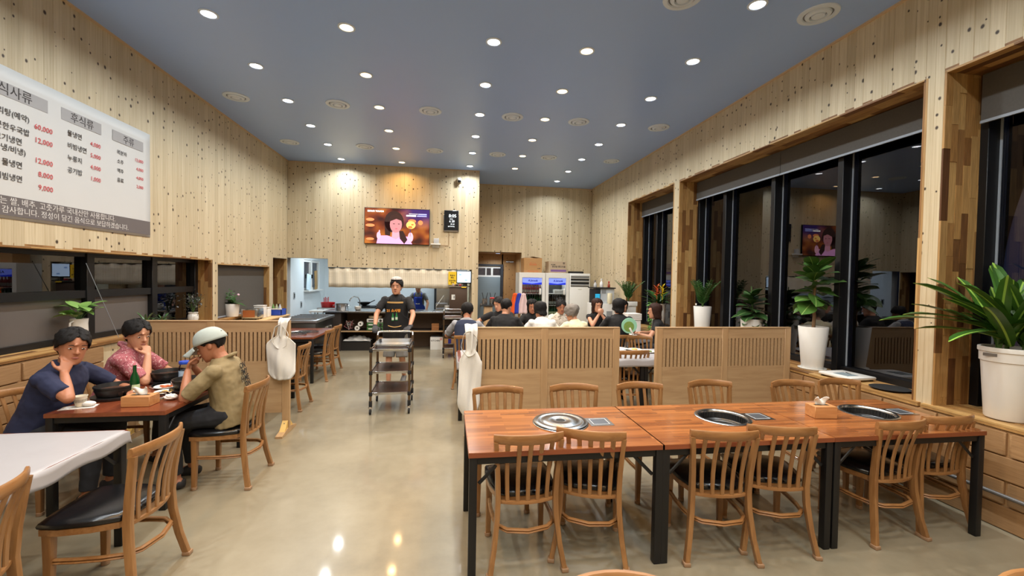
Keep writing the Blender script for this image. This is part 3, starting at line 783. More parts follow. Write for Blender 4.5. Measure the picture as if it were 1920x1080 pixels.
partition('slatted wood partition reaching the window sill plants', 2.255, 3.90, 4.40, 1.215, .06, 2, True)
def apron(label, x, y, zt, w, h, seed, rz=0., loopw=.09):
    q = random.Random(seed); ph = [q.uniform(0, 6.28) for _ in range(6)]
    t = thing('hanging_apron', label, 'apron', (x, y, zt), rz)
    def fn(u, v):
        half = .052+.010*sin(9*v+ph[0])
        if v > .30: half = .052+(w/2-.052)*min(1, (v-.30)/.12)**.7
        cx = .012*sin(6*v+ph[1]) if v < .4 else .01*sin(4*v+ph[1])
        a = (u*2-1)
        X = cx+a*half*(1-.06*max(0, v-.9)*a*a*10)
        if v > .86: X *= 1-.35*(v-.86)*(v-.86)/.02
        Y = -.045-.030*sin(pi*u)-.010*sin(11*u+3*v+ph[2])-.012*sin(5*u-9*v+ph[3])*(.3+v)-.006*sin(23*u+5*v+ph[4])*v
        if v < .3: Y -= .02*sin(pi*u*3+ph[5])*(1-v)
        if v < .06: Y += .06*(1-v/.06)
        return (X, Y, .006-v*h+.015*a*a*v)
    MB().grid(fn, 22, 46).build('cloth', M_CLOTH, t, smooth='all', solid=-.006)
    def fn2(u, v):
        a = 2*pi*v; return (-.012+.075*cos(a)+.006*sin(5*a), -.075+.012*sin(2*a+ph[0])-.022*(u-.5), -.19+.125*sin(a)+.012*(u-.5))
    MB().grid(fn2, 3, 28).build('neck_loop', M_CLOTH, t, smooth='all', solid=-.003)
    return t
apron('white cloth apron hung over the end of the partition near the long table', .225, 4.375, 1.245, .23, .93, 4)
apron('white cloth apron bunched on the post of the left partition', -1.755, 4.925, 1.245, .29, .66, 9)

# ================================================================== SERVING CARTS
def cart(label, x, y, rz, w=.50, d=.62, tiers=(.255, .52, .80), handle=True):
    t = thing('serving_cart', label, 'cart', (x, y, 0), rz)
    for sx in (-1, 1):
        for sy in (-1, 1):
            px, py = sx*(w/2-.016), sy*(d/2-.016)
            top = tiers[-1]+.03 if (sy < 0 or not handle) else tiers[-1]+.11
            l = MB().lathe([(.0155, .13), (.0155, top)], 12, (px, py, 0)).build('post', mat('bronzed tube', (128, 108, 86), .3, .9), t, smooth=True)
            for z in tiers: MB().lathe([(.02, z-.028), (.0225, z-.02), (.0225, z+.012), (.02, z+.02)], 12, (px, py, 0)).build('collar', M_RUBBER, l, smooth=True)
            c = MB().lathe([(.018, .165), (.02, .16), (.02, .10), (.016, .095)], 12, (px, py, 0)).build('caster', M_RUBBER, t, smooth=True)
            MB().box((px, py-.012, .085), (.044, .05, .03)).build('fork', M_CHROME, c, bevel=.008)
            wh = MB().lathe([(.012, -.012), (.034, -.012), (.038, -.008), (.038, .008), (.034, .012), (.012, .012)], 20)
            wh.xf(Matrix.Rotation(pi/2, 4, 'Y')).build('wheel', M_RUBBER, c, (px, py-.018, .038), smooth=True)
    for i, z in enumerate(tiers):
        s = MB().b2((-w/2+.02, -d/2+.02, z-.006), (w/2-.02, d/2-.02, z+.004)).build('shelf', mat('walnut shelf board', (74, 50, 40), .3), t)
        mb = MB()
        for sy in (-1, 1): mb.box((0, sy*(d/2-.016), z), (w-.05, .016, .03))
        for sx in (-1, 1): mb.box((sx*(w/2-.016), 0, z), (.016, d-.05, .03))
        mb.build('shelf_rim', M_STEEL, s, bevel=.004)
    if handle:
        z = tiers[-1]+.11; xx = w/2-.016
        MB().tube([(-xx, d/2-.016, z-.01), (-xx, d/2+.03, z+.03), (-xx+.05, d/2+.05, z+.04), (xx-.05, d/2+.05, z+.04), (xx, d/2+.03, z+.03), (xx, d/2-.016, z-.01)], .013, 10).build('handle', M_STEEL, t, smooth=True)
    return t
cart('three tier walnut shelf cart with steel rims pushed by the waiter', -.715, 5.78, R(1.2))
tr = thing('food_tray', 'shallow stainless tray on the top shelf of the pushed cart', 'tray', (-.705, 5.80, .806), R(1))
def rring(w, d, r, z):
    P = []
    for cx, cy, a0 in ((w-r, d-r, 0), (-w+r, d-r, 90), (-w+r, -d+r, 180), (w-r, -d+r, 270)):
        P += [V((cx+r*cos(R(a0+a)), cy+r*sin(R(a0+a)), z)) for a in (0, 30, 60, 90)]
    return P
def tray(t, w, d, h, m, flange=.015):
    mb = MB(); rings = [rring(w-.03, d-.03, .03, .003), rring(w-.012, d-.012, .035, .004), rring(w, d, .04, h), rring(w+flange, d+flange, .045, h+.002), rring(w+flange, d+flange, .045, h-.002), rring(w-.002+.004, d+.002, .04, h-.005), rring(w-.010, d-.010, .035, .0)]
    n = len(rings[0])
    for r_ in rings: mb.v += r_
    for j in range(len(rings)-1):
        for i in range(n): mb.f.append((j*n+i, j*n+(i+1) % n, (j+1)*n+(i+1) % n, (j+1)*n+i))
    mb.f.append(tuple(range(n))); mb.f.append(tuple((len(rings)-1)*n+i for i in reversed(range(n))))
    return mb.build('pan', m, t, smooth=True)
tray(tr, .215, .27, .055, M_STEEL)
cart('dark serving cart parked by the kitchen counter shelf', .10, 9.45, R(0), .42, .62, (.2, .5, .84))
# ================================================================== PEOPLE
def ik(a, b, l1, l2, pole):
    a, b, pole = V(a), V(b), V(pole); d = b-a; L = d.length
    if L > (l1+l2)*.999: b = a+d*((l1+l2)*.999/L); d = b-a; L = d.length
    n = d.normalized(); k = (l1*l1-l2*l2+L*L)/(2*L); h = math.sqrt(max(0, l1*l1-k*k))
    p = pole-n*pole.dot(n); p.normalize(); return a+n*k+p*h, b
HEAD = [(.0, .030, .030, .082), (.018, .046, .006, .092), (.045, .057, -.030, .094), (.075, .064, -.058, .094), (.105, .069, -.082, .090), (.13, .072, -.092, .092), (.155, .073, -.097, .095), (.18, .069, -.092, .084), (.205, .052, -.068, .058), (.220, .024, -.03, .02)]
HS = 1.12
def head_r(z):
    for a, b in zip(HEAD, HEAD[1:]):
        if a[0] <= z <= b[0]:
            t = (z-a[0])/(b[0]-a[0]); return [a[i]+(b[i]-a[i])*t for i in (1, 2, 3)]
    return HEAD[0][1:] if z < 0 else HEAD[-1][1:]
def hand(mb, w, d, nrm, side, curl, g=0., spread=.0):
    """palm and five fingers; d along the forearm, nrm out of the palm, side +1 right hand"""
    d = V(d).normalized(); nrm = (V(nrm)-d*V(nrm).dot(d)).normalized(); x = d.cross(nrm)*side   # x points to the thumb side
    w = V(w)
    mb.loft([(w-d*.01, x*(.024+g), nrm*(.019+g)), (w+d*.025, x*(.031+g), nrm*(.016+g)), (w+d*.06, x*(.039+g), nrm*(.014+g)), (w+d*.088, x*(.038+g), nrm*(.012+g))], 10)
    for i, (o, L, r) in enumerate(((.029, .070, .0088), (.010, .078, .0090), (-.010, .072, .0086), (-.028, .057, .0078))):
        p = w+d*.080+x*o; dd = (d+x*o*spread*12).normalized(); pts = [p]
        a = 0
        for k, f in ((.40, .35), (.33, .75), (.27, .55)):
            a += curl*f; dir_ = dd*cos(a)+nrm*sin(a); p = p+dir_*L*k; pts.append(p)
        mb.tube(pts, [r+g, r*.97+g, r*.9+g, r*.78+g], 8, dome=True)
    p = w+d*.022+x*.026
    pts = [p, p+(x*.75+d*.55+nrm*.25).normalized()*.038, p+(x*.75+d*.55+nrm*.25).normalized()*.038+(d*.85+x*.25+nrm*(.25+curl*.35)).normalized()*.034]
    pts.append(pts[-1]+(d*.85+x*.0+nrm*(.3+curl*.4)).normalized()*.026)
    mb.tube(pts, [.0125+g, .0115+g, .010+g, .008+g], 8, dome=True)
def person(label, loc, rz, pose='sit', group=None, skin=None, hair=('short', None), top=(30, 30, 32), sleeve=.62, pants=(34, 36, 42), shoe=(40, 40, 42),
           lean=4., headyaw=0., headpitch=8., headroll=0., L=None, Rr=None, bulk=1., hip=None, sc=1., fine=.010, face=True, collar=False, topmat=None, vest=None, gloves=None,
           legs=None, short_pants=False, cut=1.0, sock=None, twist=0.):
    t = thing('person', label, 'person', loc, rz, group); t.scale = (sc, sc, sc)
    skin = skin or M_SKIN
    hz = hip if hip is not None else (.580 if pose == 'sit' else .935)
    le = R(lean); u = V((0, sin(le), cos(le))); f = V((0, cos(le), -sin(le))); X = V((1, 0, 0))
    if twist: q = Matrix.Rotation(R(twist), 3, 'Z'); X2 = q @ X; f2 = q @ f
    else: X2, f2 = X, f
    H = V((0, 0, hz)); SH = H+u*.455*cut
    # ---- head frame
    hq = Matrix.Rotation(R(headyaw), 3, 'Z') @ Matrix.Rotation(-R(headpitch)-le*.45, 3, 'X') @ Matrix.Rotation(R(headroll), 3, 'Y')
    nk = SH+u*.022; hc = nk+u*.024+hq @ V((0, .020, .0))      # chin level origin
    hp = lambda x, y, z: hc+hq @ V((x*HS, y*HS, z*HS))
    hx, hy, hz_ = hq @ V((HS, 0, 0)), hq @ V((0, HS, 0)), hq @ V((0, 0, HS))
    # ---- limbs
    A = {}
    for s, spec in ((-1, L), (1, Rr)):
        sh = SH+X2*s*(.172*min(bulk, 1.12))-u*.045
        spec = spec or dict(w=(s*.20, .30, .70 if pose == 'sit' else .75))
        w = hp(*spec['hw']) if 'hw' in spec else V(spec['w']); pole = V(spec.get('pole', (s*.6, -.5, -.8)))
        el, w = ik(sh, w, .275, .245, pole)
        A[s] = (sh, el, w, spec)
    G = {}
    for s in (-1, 1):
        hj = H+X*s*.088
        if legs: kn, an, toe = [V(p) for p in legs[s]]
        elif pose == 'sit': kn = V((s*.12, .405, hz-.045)); an = V((s*.13, .36, .085)); toe = V((s*.15, .50, .03))
        else: kn = V((s*.10, .02, .48)); an = V((s*.10, -.02, .085)); toe = V((s*.12, .13, .03))
        G[s] = (hj, kn, an, toe)
    # ---- body, one skin
    mb = MB(); b = bulk
    tor = [(-.08, .11, .09), (0, .142, .100), (.12, .128, .092), (.26, .140, .100), (.38, .150, .092), (.435, .120, .070), (.475, .062, .052), (.51, .056, .055)]
    mb.loft([(H+u*z*cut+f*(0 if z > .3 else .0), X2*(w*b-.012), f2*(d*b-.012)) for z, w, d in tor[:-2]]+[(H+u*z*cut, X2*w, f2*d) for z, w, d in tor[-2:]], 16)
    mb.loft([(SH-u*.01, X*.058, f*.058), (nk+u*.02, X*.053, f*.055), (hp(0, -.005, .03), hx*.050, hy*.052), (hp(0, -.02, .09), hx*.048, hy*.05)], 12)
    mb.loft([(hp(0, (y0+y1)/2, z), hx*w, hy*((y1-y0)/2)) for z, w, y0, y1 in HEAD], 18)
    mb.tube([hp(0, .087, .125), hp(0, .098, .103), hp(0, .108, .086)], [.007, .010, .0135], 8, dome=True)
    for s in (-1, 1):
        mb.ell(hp(s*.073, -.012, .100), (.010, .018, .030), 8, 6, rot=None)
        mb.ell(hp(s*.010, .098, .083), (.009, .010, .008), 8, 6)
    mb.ell(hp(0, .088, .128+.012), (.045, .010, .008), 8, 6)
    mb.ell(hp(0, .082, .012), (.020, .014, .014), 8, 6)
    for s in (-1, 1):
        sh, el, w, spec = A[s]
        m1 = sh.lerp(el, .5); m2 = el.lerp(w, .45)
        mb.tube([sh.lerp(el, .12), m1, el], [.038, .042, .038], 10, dome=True); mb.tube([el, m2, w], [.039, .036, .025], 10, dome=True)
        dd = V(spec.get('d', (w-el))); hand(mb, w, dd, spec.get('n', (0, 0, -1)), s, spec.get('curl', .55), spread=spec.get('spread', .3))
        hj, kn, an, toe = G[s]
        mb.tube([hj, hj.lerp(kn, .5), kn], [.072*b, .064, .050], 10, dome=True); mb.tube([kn, kn.lerp(an, .35), an], [.049, .050, .034], 10, dome=True)
        mb.tube([an-V((0, .02, .03)), toe], [.036, .028], 10, dome=True)
    o = mb.build('body', skin, t, fix=False)
    later(o, [('REMESH', dict(mode='VOXEL', voxel_size=fine, use_smooth_shade=True)), ('SMOOTH', dict(factor=.5, iterations=3))], skin)
    # ---- shirt
    tm = topmat or mat('cloth %d %d %d' % tuple(top), top, .85, sc=50, var=.08, bump=.1)
    mb = MB()
    tor2 = [(-.10, .165, .128), (-.02, .168, .125), (.12, .155, .118), (.26, .160, .118), (.38, .168, .108), (.43, .150, .090), (.465, .104, .074), (.500, .066, .064)]
    if pose != 'sit': tor2[0] = (-.12, .160, .12)
    mb.loft([(H+u*z*cut, X2*w*b, f2*d*b*(1.06 if z < .2 else 1)) for z, w, d in tor2], 18)
    for s in (-1, 1):
        sh, el, w, spec = A[s]; r0 = .060*min(b, 1.1)
        if sleeve <= 1: mb.tube([sh-X2*s*.03+u*.005, sh.lerp(el, sleeve*.5), sh.lerp(el, sleeve)], [r0, r0*.95, r0*.90], 12, dome=False)
        else: mb.tube([sh-X2*s*.03+u*.005, sh.lerp(el, .5), el], [r0, r0*.93, .052], 12, dome=True); mb.tube([el, el.lerp(w, (sleeve-1)*.5), el.lerp(w, sleeve-1)], [.051, .047, .041], 12, dome=False)
        mb.ell(sh-X2*s*.008-u*.004, (r0*.97, r0*.98, r0*.92), 12, 8)
    if collar: mb.tube([SH+u*.03-f*.06, SH+u*.055-f*.055], [.064, .066], 14)
    o = mb.build('shirt', tm, t, fix=False)
    later(o, [('REMESH', dict(mode='VOXEL', voxel_size=fine*1.25, use_smooth_shade=True)), ('SMOOTH', dict(factor=.5, iterations=4)), ('DISPLACE', dict(texture=CLOUD, strength=.018, mid_level=.5))], tm)
    if vest:
        vm = mat('cloth %d %d %d' % tuple(vest), vest, .85, sc=50, var=.06); mb = MB()
        mb.loft([(H+u*z*cut, X2*(w*b+.012), f2*(d*b+.012)) for z, w, d in tor2[:-1]], 18)
        o = mb.build('vest', vm, t, fix=False)
        later(o, [('REMESH', dict(mode='VOXEL', voxel_size=fine*1.3, use_smooth_shade=True)), ('SMOOTH', dict(factor=.5, iterations=3))], vm)
    # ---- trousers and shoes
    pm = mat('cloth %d %d %d' % tuple(pants), pants, .85, sc=50, var=.08); mb = MB()
    mb.loft([(H+u*z*cut, X2*w*b, f2*d*b) for z, w, d in ((-.09, .15, .115), (0, .158, .118), (.08, .150, .112))], 16)
    for s in (-1, 1):
        hj, kn, an, toe = G[s]
        if short_pants: mb.tube([hj, hj.lerp(kn, .5), hj.lerp(kn, 1.06)], [.098*b, .096, .092], 12)
        else: mb.tube([hj, hj.lerp(kn, .5), kn], [.092*b, .080, .064], 12, dome=True); mb.tube([kn, kn.lerp(an, .5), kn.lerp(an, .93)], [.064, .060, .052], 12)
    o = mb.build('trousers', pm, t, fix=False)
    later(o, [('REMESH', dict(mode='VOXEL', voxel_size=fine*1.3, use_smooth_shade=True)), ('SMOOTH', dict(factor=.5, iterations=3)), ('DISPLACE', dict(texture=CLOUD, strength=.012, mid_level=.5))], pm)
    sm = mat('shoe %d %d %d' % tuple(shoe), shoe, .6)
    for s in (-1, 1):
        hj, kn, an, toe = G[s]; d = (toe-an); d.z *= .3; d.normalize(); sd = d.cross(V((0, 0, 1)))
        base = an-V((0, 0, .085-.0)); up = V((0, 0, 1))
        MB().loft([(an-up*.05-d*.06, sd*.030, up*.030), (an-up*.045-d*.03, sd*.040, up*.042), (an-up*.04+d*.03, sd*.042, up*.046), (an-up*.052+d*.10, sd*.046, up*.032), (an-up*.06+d*.17, sd*.036, up*.022), (an-up*.064+d*.195, sd*.018, up*.014)], 12).build('shoe', sm, t, smooth='all')
    # ---- gloves
    if gloves:
        mb = MB()
        for s in (-1, 1):
            sh, el, w, spec = A[s]; dd = V(spec.get('d', (w-el)))
            g = MB(); hand(g, w, dd, spec.get('n', (0, 0, -1)), s, spec.get('curl', .55), .004, spread=spec.get('spread', .3)); g.tube([w-dd.normalized()*.05, w+dd.normalized()*.01], [.036, .034], 12)
            o = g.build('glove', gloves, t, fix=False)
            later(o, [('REMESH', dict(mode='VOXEL', voxel_size=.005, use_smooth_shade=True)), ('SMOOTH', dict(factor=.4, iterations=2))], gloves)
    # ---- face
    if face:
        for s in (-1, 1):
            e = MB().ell((0, 0, 0), (.0125, .0068, .0052), 10, 8).build('eye', mat('eye white', (190, 178, 168), .2, var=0), t, hp(s*.032, .083, .112), hq.to_euler(), smooth='all')
            MB().ell((0, .0055, 0), (.0060, .0030, .0050), 8, 6).build('iris', mat('dark iris', (26, 18, 14), .15, var=0), e, smooth='all')
            MB().tube([(-.016, 0, -.002), (0, .004, .003), (.016, -.001, -.001)], [.002, .0034, .0018], 6).build('eyebrow', hair[1] if hair[1] else M_HAIRB, t, hp(s*.032, .093, .134), hq.to_euler(), smooth='all')
        MB().tube([(-.022, -.006, 0), (-.008, .003, .002), (.008, .003, .002), (.022, -.006, 0)], [.002, .0062, .0062, .002], 8).build('lips', mat('lips', (158, 92, 82), .4, var=0), t, hp(0, .0925, .050), hq.to_euler(), smooth='all')
    # ---- hair: a shell following the skull, cut at the hairline
    kind, hm = hair; hm = hm or M_HAIRB
    if kind:
        low = {'short': (.184, .108, .028), 'crop': (.190, .122, .050), 'bowl': (.170, .060, .0), 'bob': (.172, .0, -.035), 'long': (.176, -.05, -.13), 'bun': (.186, .105, .04), 'curly': (.180, .07, .02)}[kind]
        th = {'short': .017, 'crop': .010, 'bowl': .022, 'bob': .021, 'long': .022, 'bun': .013, 'curly': .026}[kind]
        nu, nv = 36, 14; zt = .232
        def fn(uu, v):
            a = 2*pi*uu; ca, sa = sin(a), cos(a)     # sa=+1 front
            fr = max(0, sa); bk = max(0, -sa); sd = abs(ca)
            zl = low[1]*(1-fr**2-bk**2)+low[0]*fr**2+low[2]*bk**2 if True else 0
            if fr > .35 and kind in ('bob', 'long'): zl = low[0] if fr > .62 else low[1]+(low[0]-low[1])*((fr-.35)/.27)**.7
            zl += .006*sin(uu*70)+.005*sin(uu*37+1)
            z = zt+(zl-zt)*(1-cos(v*pi/2)) if kind not in ('bob', 'long') else zt+(zl-zt)*v**1.6
            zz = min(max(z, .03), .2195); w, y0, y1 = head_r(zz)
            cy = (y0+y1)/2; hy_ = (y1-y0)/2
            if z > .2195: k = math.sqrt(max(0, (zt-z)/(zt-.2195))); w *= k; hy_ *= k
            if z < .10: w = max(w, .066); 
            if z < .08 and kind in ('bob', 'long', 'bowl'): hy_ = max(hy_, .075); cy = min(cy, 0)
            tt = th*(1-.45*fr*(v > .6))*(1+.35*sin(uu*38+v*9)*sin(v*11+uu*17)) + (rnd.uniform(-.008, .010) if kind == 'curly' else .002*sin(uu*140+v*4))
            if kind in ('bob', 'long') and v > .7: tt -= .012*(v-.7)/.3
            return V((ca*(w+tt), cy+sa*(hy_+tt), z+ (th*.5 if v < .5 else 0)))
        mb = MB().grid(fn, nu, nv)
        o = mb.build('hair', hm, t, fix=True, smooth='all', solid=.007)
        m4 = hq.to_4x4() @ Matrix.Scale(HS, 4); m4.translation = hc; o.matrix_basis = m4
        if kind == 'bun': MB().ell((0, -.115, .16), (.035, .035, .035), 12, 8).build('bun', hm, t, hc, hq.to_euler(), smooth='all')
    t['_'] = 0; del t['_']
    return t, dict(hc=hc, hq=hq, H=H, u=u, f=f, A=A, SH=SH, X=X2, f2=f2)

def floral():
    t = NT('pink floral cloth'); co = t.n('TexCoord').outputs['Object']
    v = t.n('TexVoronoi', Vector=co, Scale=34.).outputs['Distance']; n = t.n('TexNoise', Vector=co, Scale=22., Detail=5., Distortion=2.).outputs[0]
    c = t.ramp(n, [(.35, lin((128, 56, 66))), (.47, lin((176, 104, 112))), (.56, lin((150, 70, 82))), (.66, lin((208, 168, 168)))])
    t.P(Base_Color=t.mix(t.math('LESS_THAN', v, .16), c, lin((214, 184, 182))), Roughness=.8); return t.m
def cardigan():
    t = NT('cream patterned cloth'); co = t.n('TexCoord').outputs['Object']
    n = t.n('TexNoise', Vector=co, Scale=26., Detail=4., Distortion=1.5).outputs[0]
    t.P(Base_Color=t.ramp(n, [(.36, lin((140, 132, 116))), (.44, lin((212, 204, 188))), (.62, lin((224, 216, 202))), (.70, lin((150, 120, 104)))]), Roughness=.85); return t.m
# ---- the three men at the left table
_, n1 = person('man in navy shirt at the left table, cheek propped on his hand', (-2.98, 3.62, 0), R(-84), skin=M_SKIN2, top=(30, 36, 66), sleeve=.80, hair=('short', None), lean=19, bulk=1.22, headpitch=-2, headyaw=-44, headroll=-8, fine=.0062, cut=1.03,
       Rr=dict(w=(.150, .240, .985), pole=(1.2, .3, -1.), d=(-.14, -.03, .25), n=(-.6, -.7, .1), curl=.8), L=dict(w=(-.16, .50, .775), pole=(-.8, 0, -.5), d=(.75, .35, 0), n=(0, 0, -1), curl=.5), hip=.555)
_, n2 = person('man in pink patterned shirt beside the navy shirted man, fist at his chin', (-2.98, 4.33, 0), R(-78), skin=M_SKIN, topmat=floral(), sleeve=.86, hair=('short', M_HAIRB), lean=17, bulk=1.20, headpitch=4, headyaw=-40, fine=.0062, collar=True,
       Rr=dict(w=(.105, .285, .970), pole=(.3, .8, -1.), d=(-.12, -.08, .25), n=(-.5, -.6, .2), curl=1.5), L=dict(w=(-.05, .44, .775), pole=(-.9, .1, -.6), d=(.9, .25, 0), n=(0, 0, -1), curl=.8), hip=.568, cut=.98)
_, n3 = person('man in khaki shirt and pale cap eating with his hands at his mouth', (-1.775, 3.87, 0), R(94), skin=M_SKIN2, top=(138, 122, 88), sleeve=.92, hair=('crop', None), lean=11, bulk=1.10, headpitch=20, fine=.0062, collar=True, pants=(30, 32, 38),
       Rr=dict(hw=(.05, .20, .0), pole=(.5, .3, -1.), d=(-.25, .0, .3), n=(-.3, -.9, .2), curl=1.45), L=dict(hw=(-.05, .20, .0), pole=(-.5, .3, -1.), d=(.25, .0, .3), n=(.3, -.9, .2), curl=1.45), hip=.57, cut=.93)
def in_head(t, info, mb, name, m, **k):
    o = mb.build(name, m, t, **k); m4 = info['hq'].to_4x4() @ Matrix.Scale(HS, 4); m4.translation = info['hc']; o.matrix_basis = m4; return o
cap_t = thing('baseball_cap', 'pale grey green baseball cap worn by the man in khaki', 'cap')
man = _; bpy.context.view_layer.update()
m4 = n3['hq'].to_4x4() @ Matrix.Scale(HS, 4); m4.translation = n3['hc']; cap_t.matrix_world = man.matrix_world @ m4
M_CAP = mat('pale cap cloth', (168, 178, 174), .85, sc=60)
mb = MB()
def capfn(u, v):
    a = 2*pi*u; z = .136+(.100)*sin(v*pi/2); k = cos(v*pi/2)**.75
    return (sin(a)*.088*k, -.004+cos(a)*.110*k, z-.012*max(0, -cos(a))*(1-v))
mb.grid(capfn, 28, 10); mb.build('crown', M_CAP, cap_t, smooth='all', solid=-.003)
MB().grid(lambda u, v: (((u*2-1)*.082*(1-.25*v)), .080+.03*(1-(u*2-1)**2)+v*.095*(1-.30*(u*2-1)**2), .142-.030*v-.030*(u*2-1)**2), 14, 6).build('brim', M_CAP, cap_t, smooth='all', solid=-.004)
MB().box((0, -.100, .165), (.045, .012, .03)).build('strap_gap', M_RUBBER, cap_t, bevel=.005)
# lettering on the back of the khaki shirt
bu = n3['u']; bf = n3['f2']
for i, (w_, dz, dx) in enumerate((('ON', .36, .0), ('*MY', .30, .01), ('H ME', .245, .0), ('ON', .19, .03))):
    p = n3['H']+bu*dz*.95-bf*(.140)+V((dx, 0, 0)); q = Matrix((V((1, 0, 0)), bu, V((1, 0, 0)).cross(bu))).transposed()
    text(w_, .068, mat('black print', (26, 24, 22), .8, var=0), man, p, q.to_euler(), align='CENTER', bold=.0015)
# ---- waiter with the cart
_, w1 = person('waiter in a black T-shirt and bottle printed apron pushing the cart', (-.80, 6.92, 0), R(176), pose='stand', skin=M_SKIN, top=(24, 24, 26), sleeve=.72, hair=('short', M_HAIRB), lean=3, bulk=1.13, headpitch=2, headyaw=0, fine=.0075, short_pants=True, pants=(120, 118, 114),
       Rr=dict(w=(.255, .345, .965), pole=(.9, -.5, -.2), d=(-.22, .95, -.25), n=(0, -.25, -1), curl=.75), L=dict(w=(-.255, .345, .965), pole=(-.9, -.5, -.2), d=(.22, .95, -.25), n=(0, -.25, -1), curl=.75), gloves=mat('dark grey work glove', (54, 54, 58), .8, sc=60), hip=.94, shoe=(86, 84, 82),
       legs={-1: ((-.10, .10, .49), (-.10, -.12, .14), (-.10, -.02, .06)), 1: ((.10, .08, .49), (.10, .10, .09), (.11, .24, .03))}, cut=1.0)
wt = _
ap = thing('work_apron', 'black apron printed with two green bottles, worn by the waiter', 'apron', (-.80, 6.92, 0), R(176))
M_APR = mat('black apron cloth', (20, 20, 22), .8, sc=60); H0 = w1['H']; u0 = w1['u']; f0 = w1['f2']
def apfn(u, v):
    a = (u*2-1); z = -.26+.66*v; hw = .205 if z < .12 else .205-.075*min(1, (z-.12)/.06) if z < .40 else .13
    y = .165-.085*(abs(a)*hw/.17)**2.2+(.012*sin(9*a+6*v)*(1-v)) + (.01 if z < 0 else 0)
    return H0+u0*z+V((a*hw, 0, 0))+f0*y
MB().grid(apfn, 18, 26).build('bib', M_APR, ap, smooth='all', solid=-.004)
MB().grid(lambda u, v: H0+u0*(.375+.024*v+.0)+V(((u*2-1)*.120, 0, 0))+f0*(.171-.085*(abs(u*2-1)*.125/.17)**2.2), 10, 1).build('trim', mat('tan trim', (206, 164, 100), .7), ap, solid=-.003)
MB().tube([H0+u0*(.03-.02*sin(pi*i/8))+V((-.10+.2*i/8, 0, 0))+f0*(.190-.02*abs(i-4)/4) for i in range(9)], .007, 6).build('waist_tie', MATS['tan trim'], ap)
for s in (-1, 1): MB().tube([H0+u0*.40+V((s*.11, 0, 0))+f0*.135, H0+u0*.445+V((s*.105, 0, 0))+f0*.085, H0+u0*.475+V((s*.085, 0, 0))+f0*.03, H0+u0*.46+V((s*.07, 0, 0))-f0*.06], .013, 8, flat=.35, up=(1, 0, 0)).build('strap', M_APR, ap, smooth='all')
fq = Matrix((V((-1, 0, 0)), u0, V((-1, 0, 0)).cross(u0))).transposed().to_euler()
M_PRT = mat('orange print', (224, 148, 52), .8, var=0)
text('21 소사랑', .052, M_PRT, ap, H0+u0*.245+V((.12, 0, 0))+f0*.174, fq, bold=.002)
for i in range(2):
    x = .028-.056*i; k = MB(); k.prism([(-.018, 0), (.018, 0), (.018, .06), (.008, .085), (.008, .115), (-.008, .115), (-.008, .085), (-.018, .06)], 0, .002)
    q = Matrix((V((-1, 0, 0)), u0, V((-1, 0, 0)).cross(u0))).transposed().to_4x4(); q.translation = H0+u0*(.105+.008*i)+V((x, 0, 0))+f0*.173
    k.xf(q).build('bottle_print', mat('green print', (44, 132, 70), .7, var=0), ap)
    k = MB(); k.prism([(-.017, .012), (.017, .012), (.017, .05), (-.017, .05)], .001, .003); k.xf(q).build('bottle_label_print', mat('pale print', (206, 220, 200), .7, var=0), ap)
capw = MB().grid(lambda u, v: (sin(2*pi*u)*.074*cos(v*pi/2), -.005+cos(2*pi*u)*.092*cos(v*pi/2), .205+.042*sin(v*pi/2)), 24, 8)
in_head(wt, w1, capw, 'skull_cap', mat('grey cap cloth', (176, 170, 166), .8), smooth='all', solid=-.003)
# ---- cook in the kitchen
_, ck = person('cook in a grey T-shirt behind the kitchen counter', (-.77, 11.55, 0), R(172), pose='stand', skin=M_SKIN, top=(104, 106, 106), sleeve=.7, hair=('bun', M_HAIRB), lean=8, bulk=.98, headpitch=18, sc=.93, short_pants=False,
       Rr=dict(w=(.26, .26, .90), pole=(.9, -.4, -.2), curl=.6), L=dict(w=(-.26, .28, .90), pole=(-.9, -.4, -.2), curl=.6))
ca = thing('work_apron', 'bright blue bib apron worn by the kitchen cook', 'apron', (-.77, 11.55, 0), R(172)); ca.scale = (.93,)*3
H0 = ck['H']; u0 = ck['u']; f0 = ck['f2']
MB().grid(lambda u, v: H0+u0*(-.30+.66*v)+V(((u*2-1)*(.19 if v < .58 else .19-.075*min(1, (v-.58)/.1)), 0, 0))+f0*(.150-.08*(abs(u*2-1)*.15/.17)**2.2), 14, 20).build('bib', mat('blue apron cloth', (28, 62, 178), .7), ca, smooth='all', solid=-.004)
for s in (-1, 1): MB().tube([H0+u0*.35+V((s*.10, 0, 0))+f0*.13, H0+u0*.44+V((s*.10, 0, 0))+f0*.085, H0+u0*.47+V((s*.085, 0, 0))+f0*.02], .013, 8, flat=.35, up=(1, 0, 0)).build('strap', MATS['blue apron cloth'], ca, smooth='all')
MB().box(tuple(H0+u0*.17+f0*.152), (.11, .004, .022)).build('chest_print', M_PLASTIC, ca)
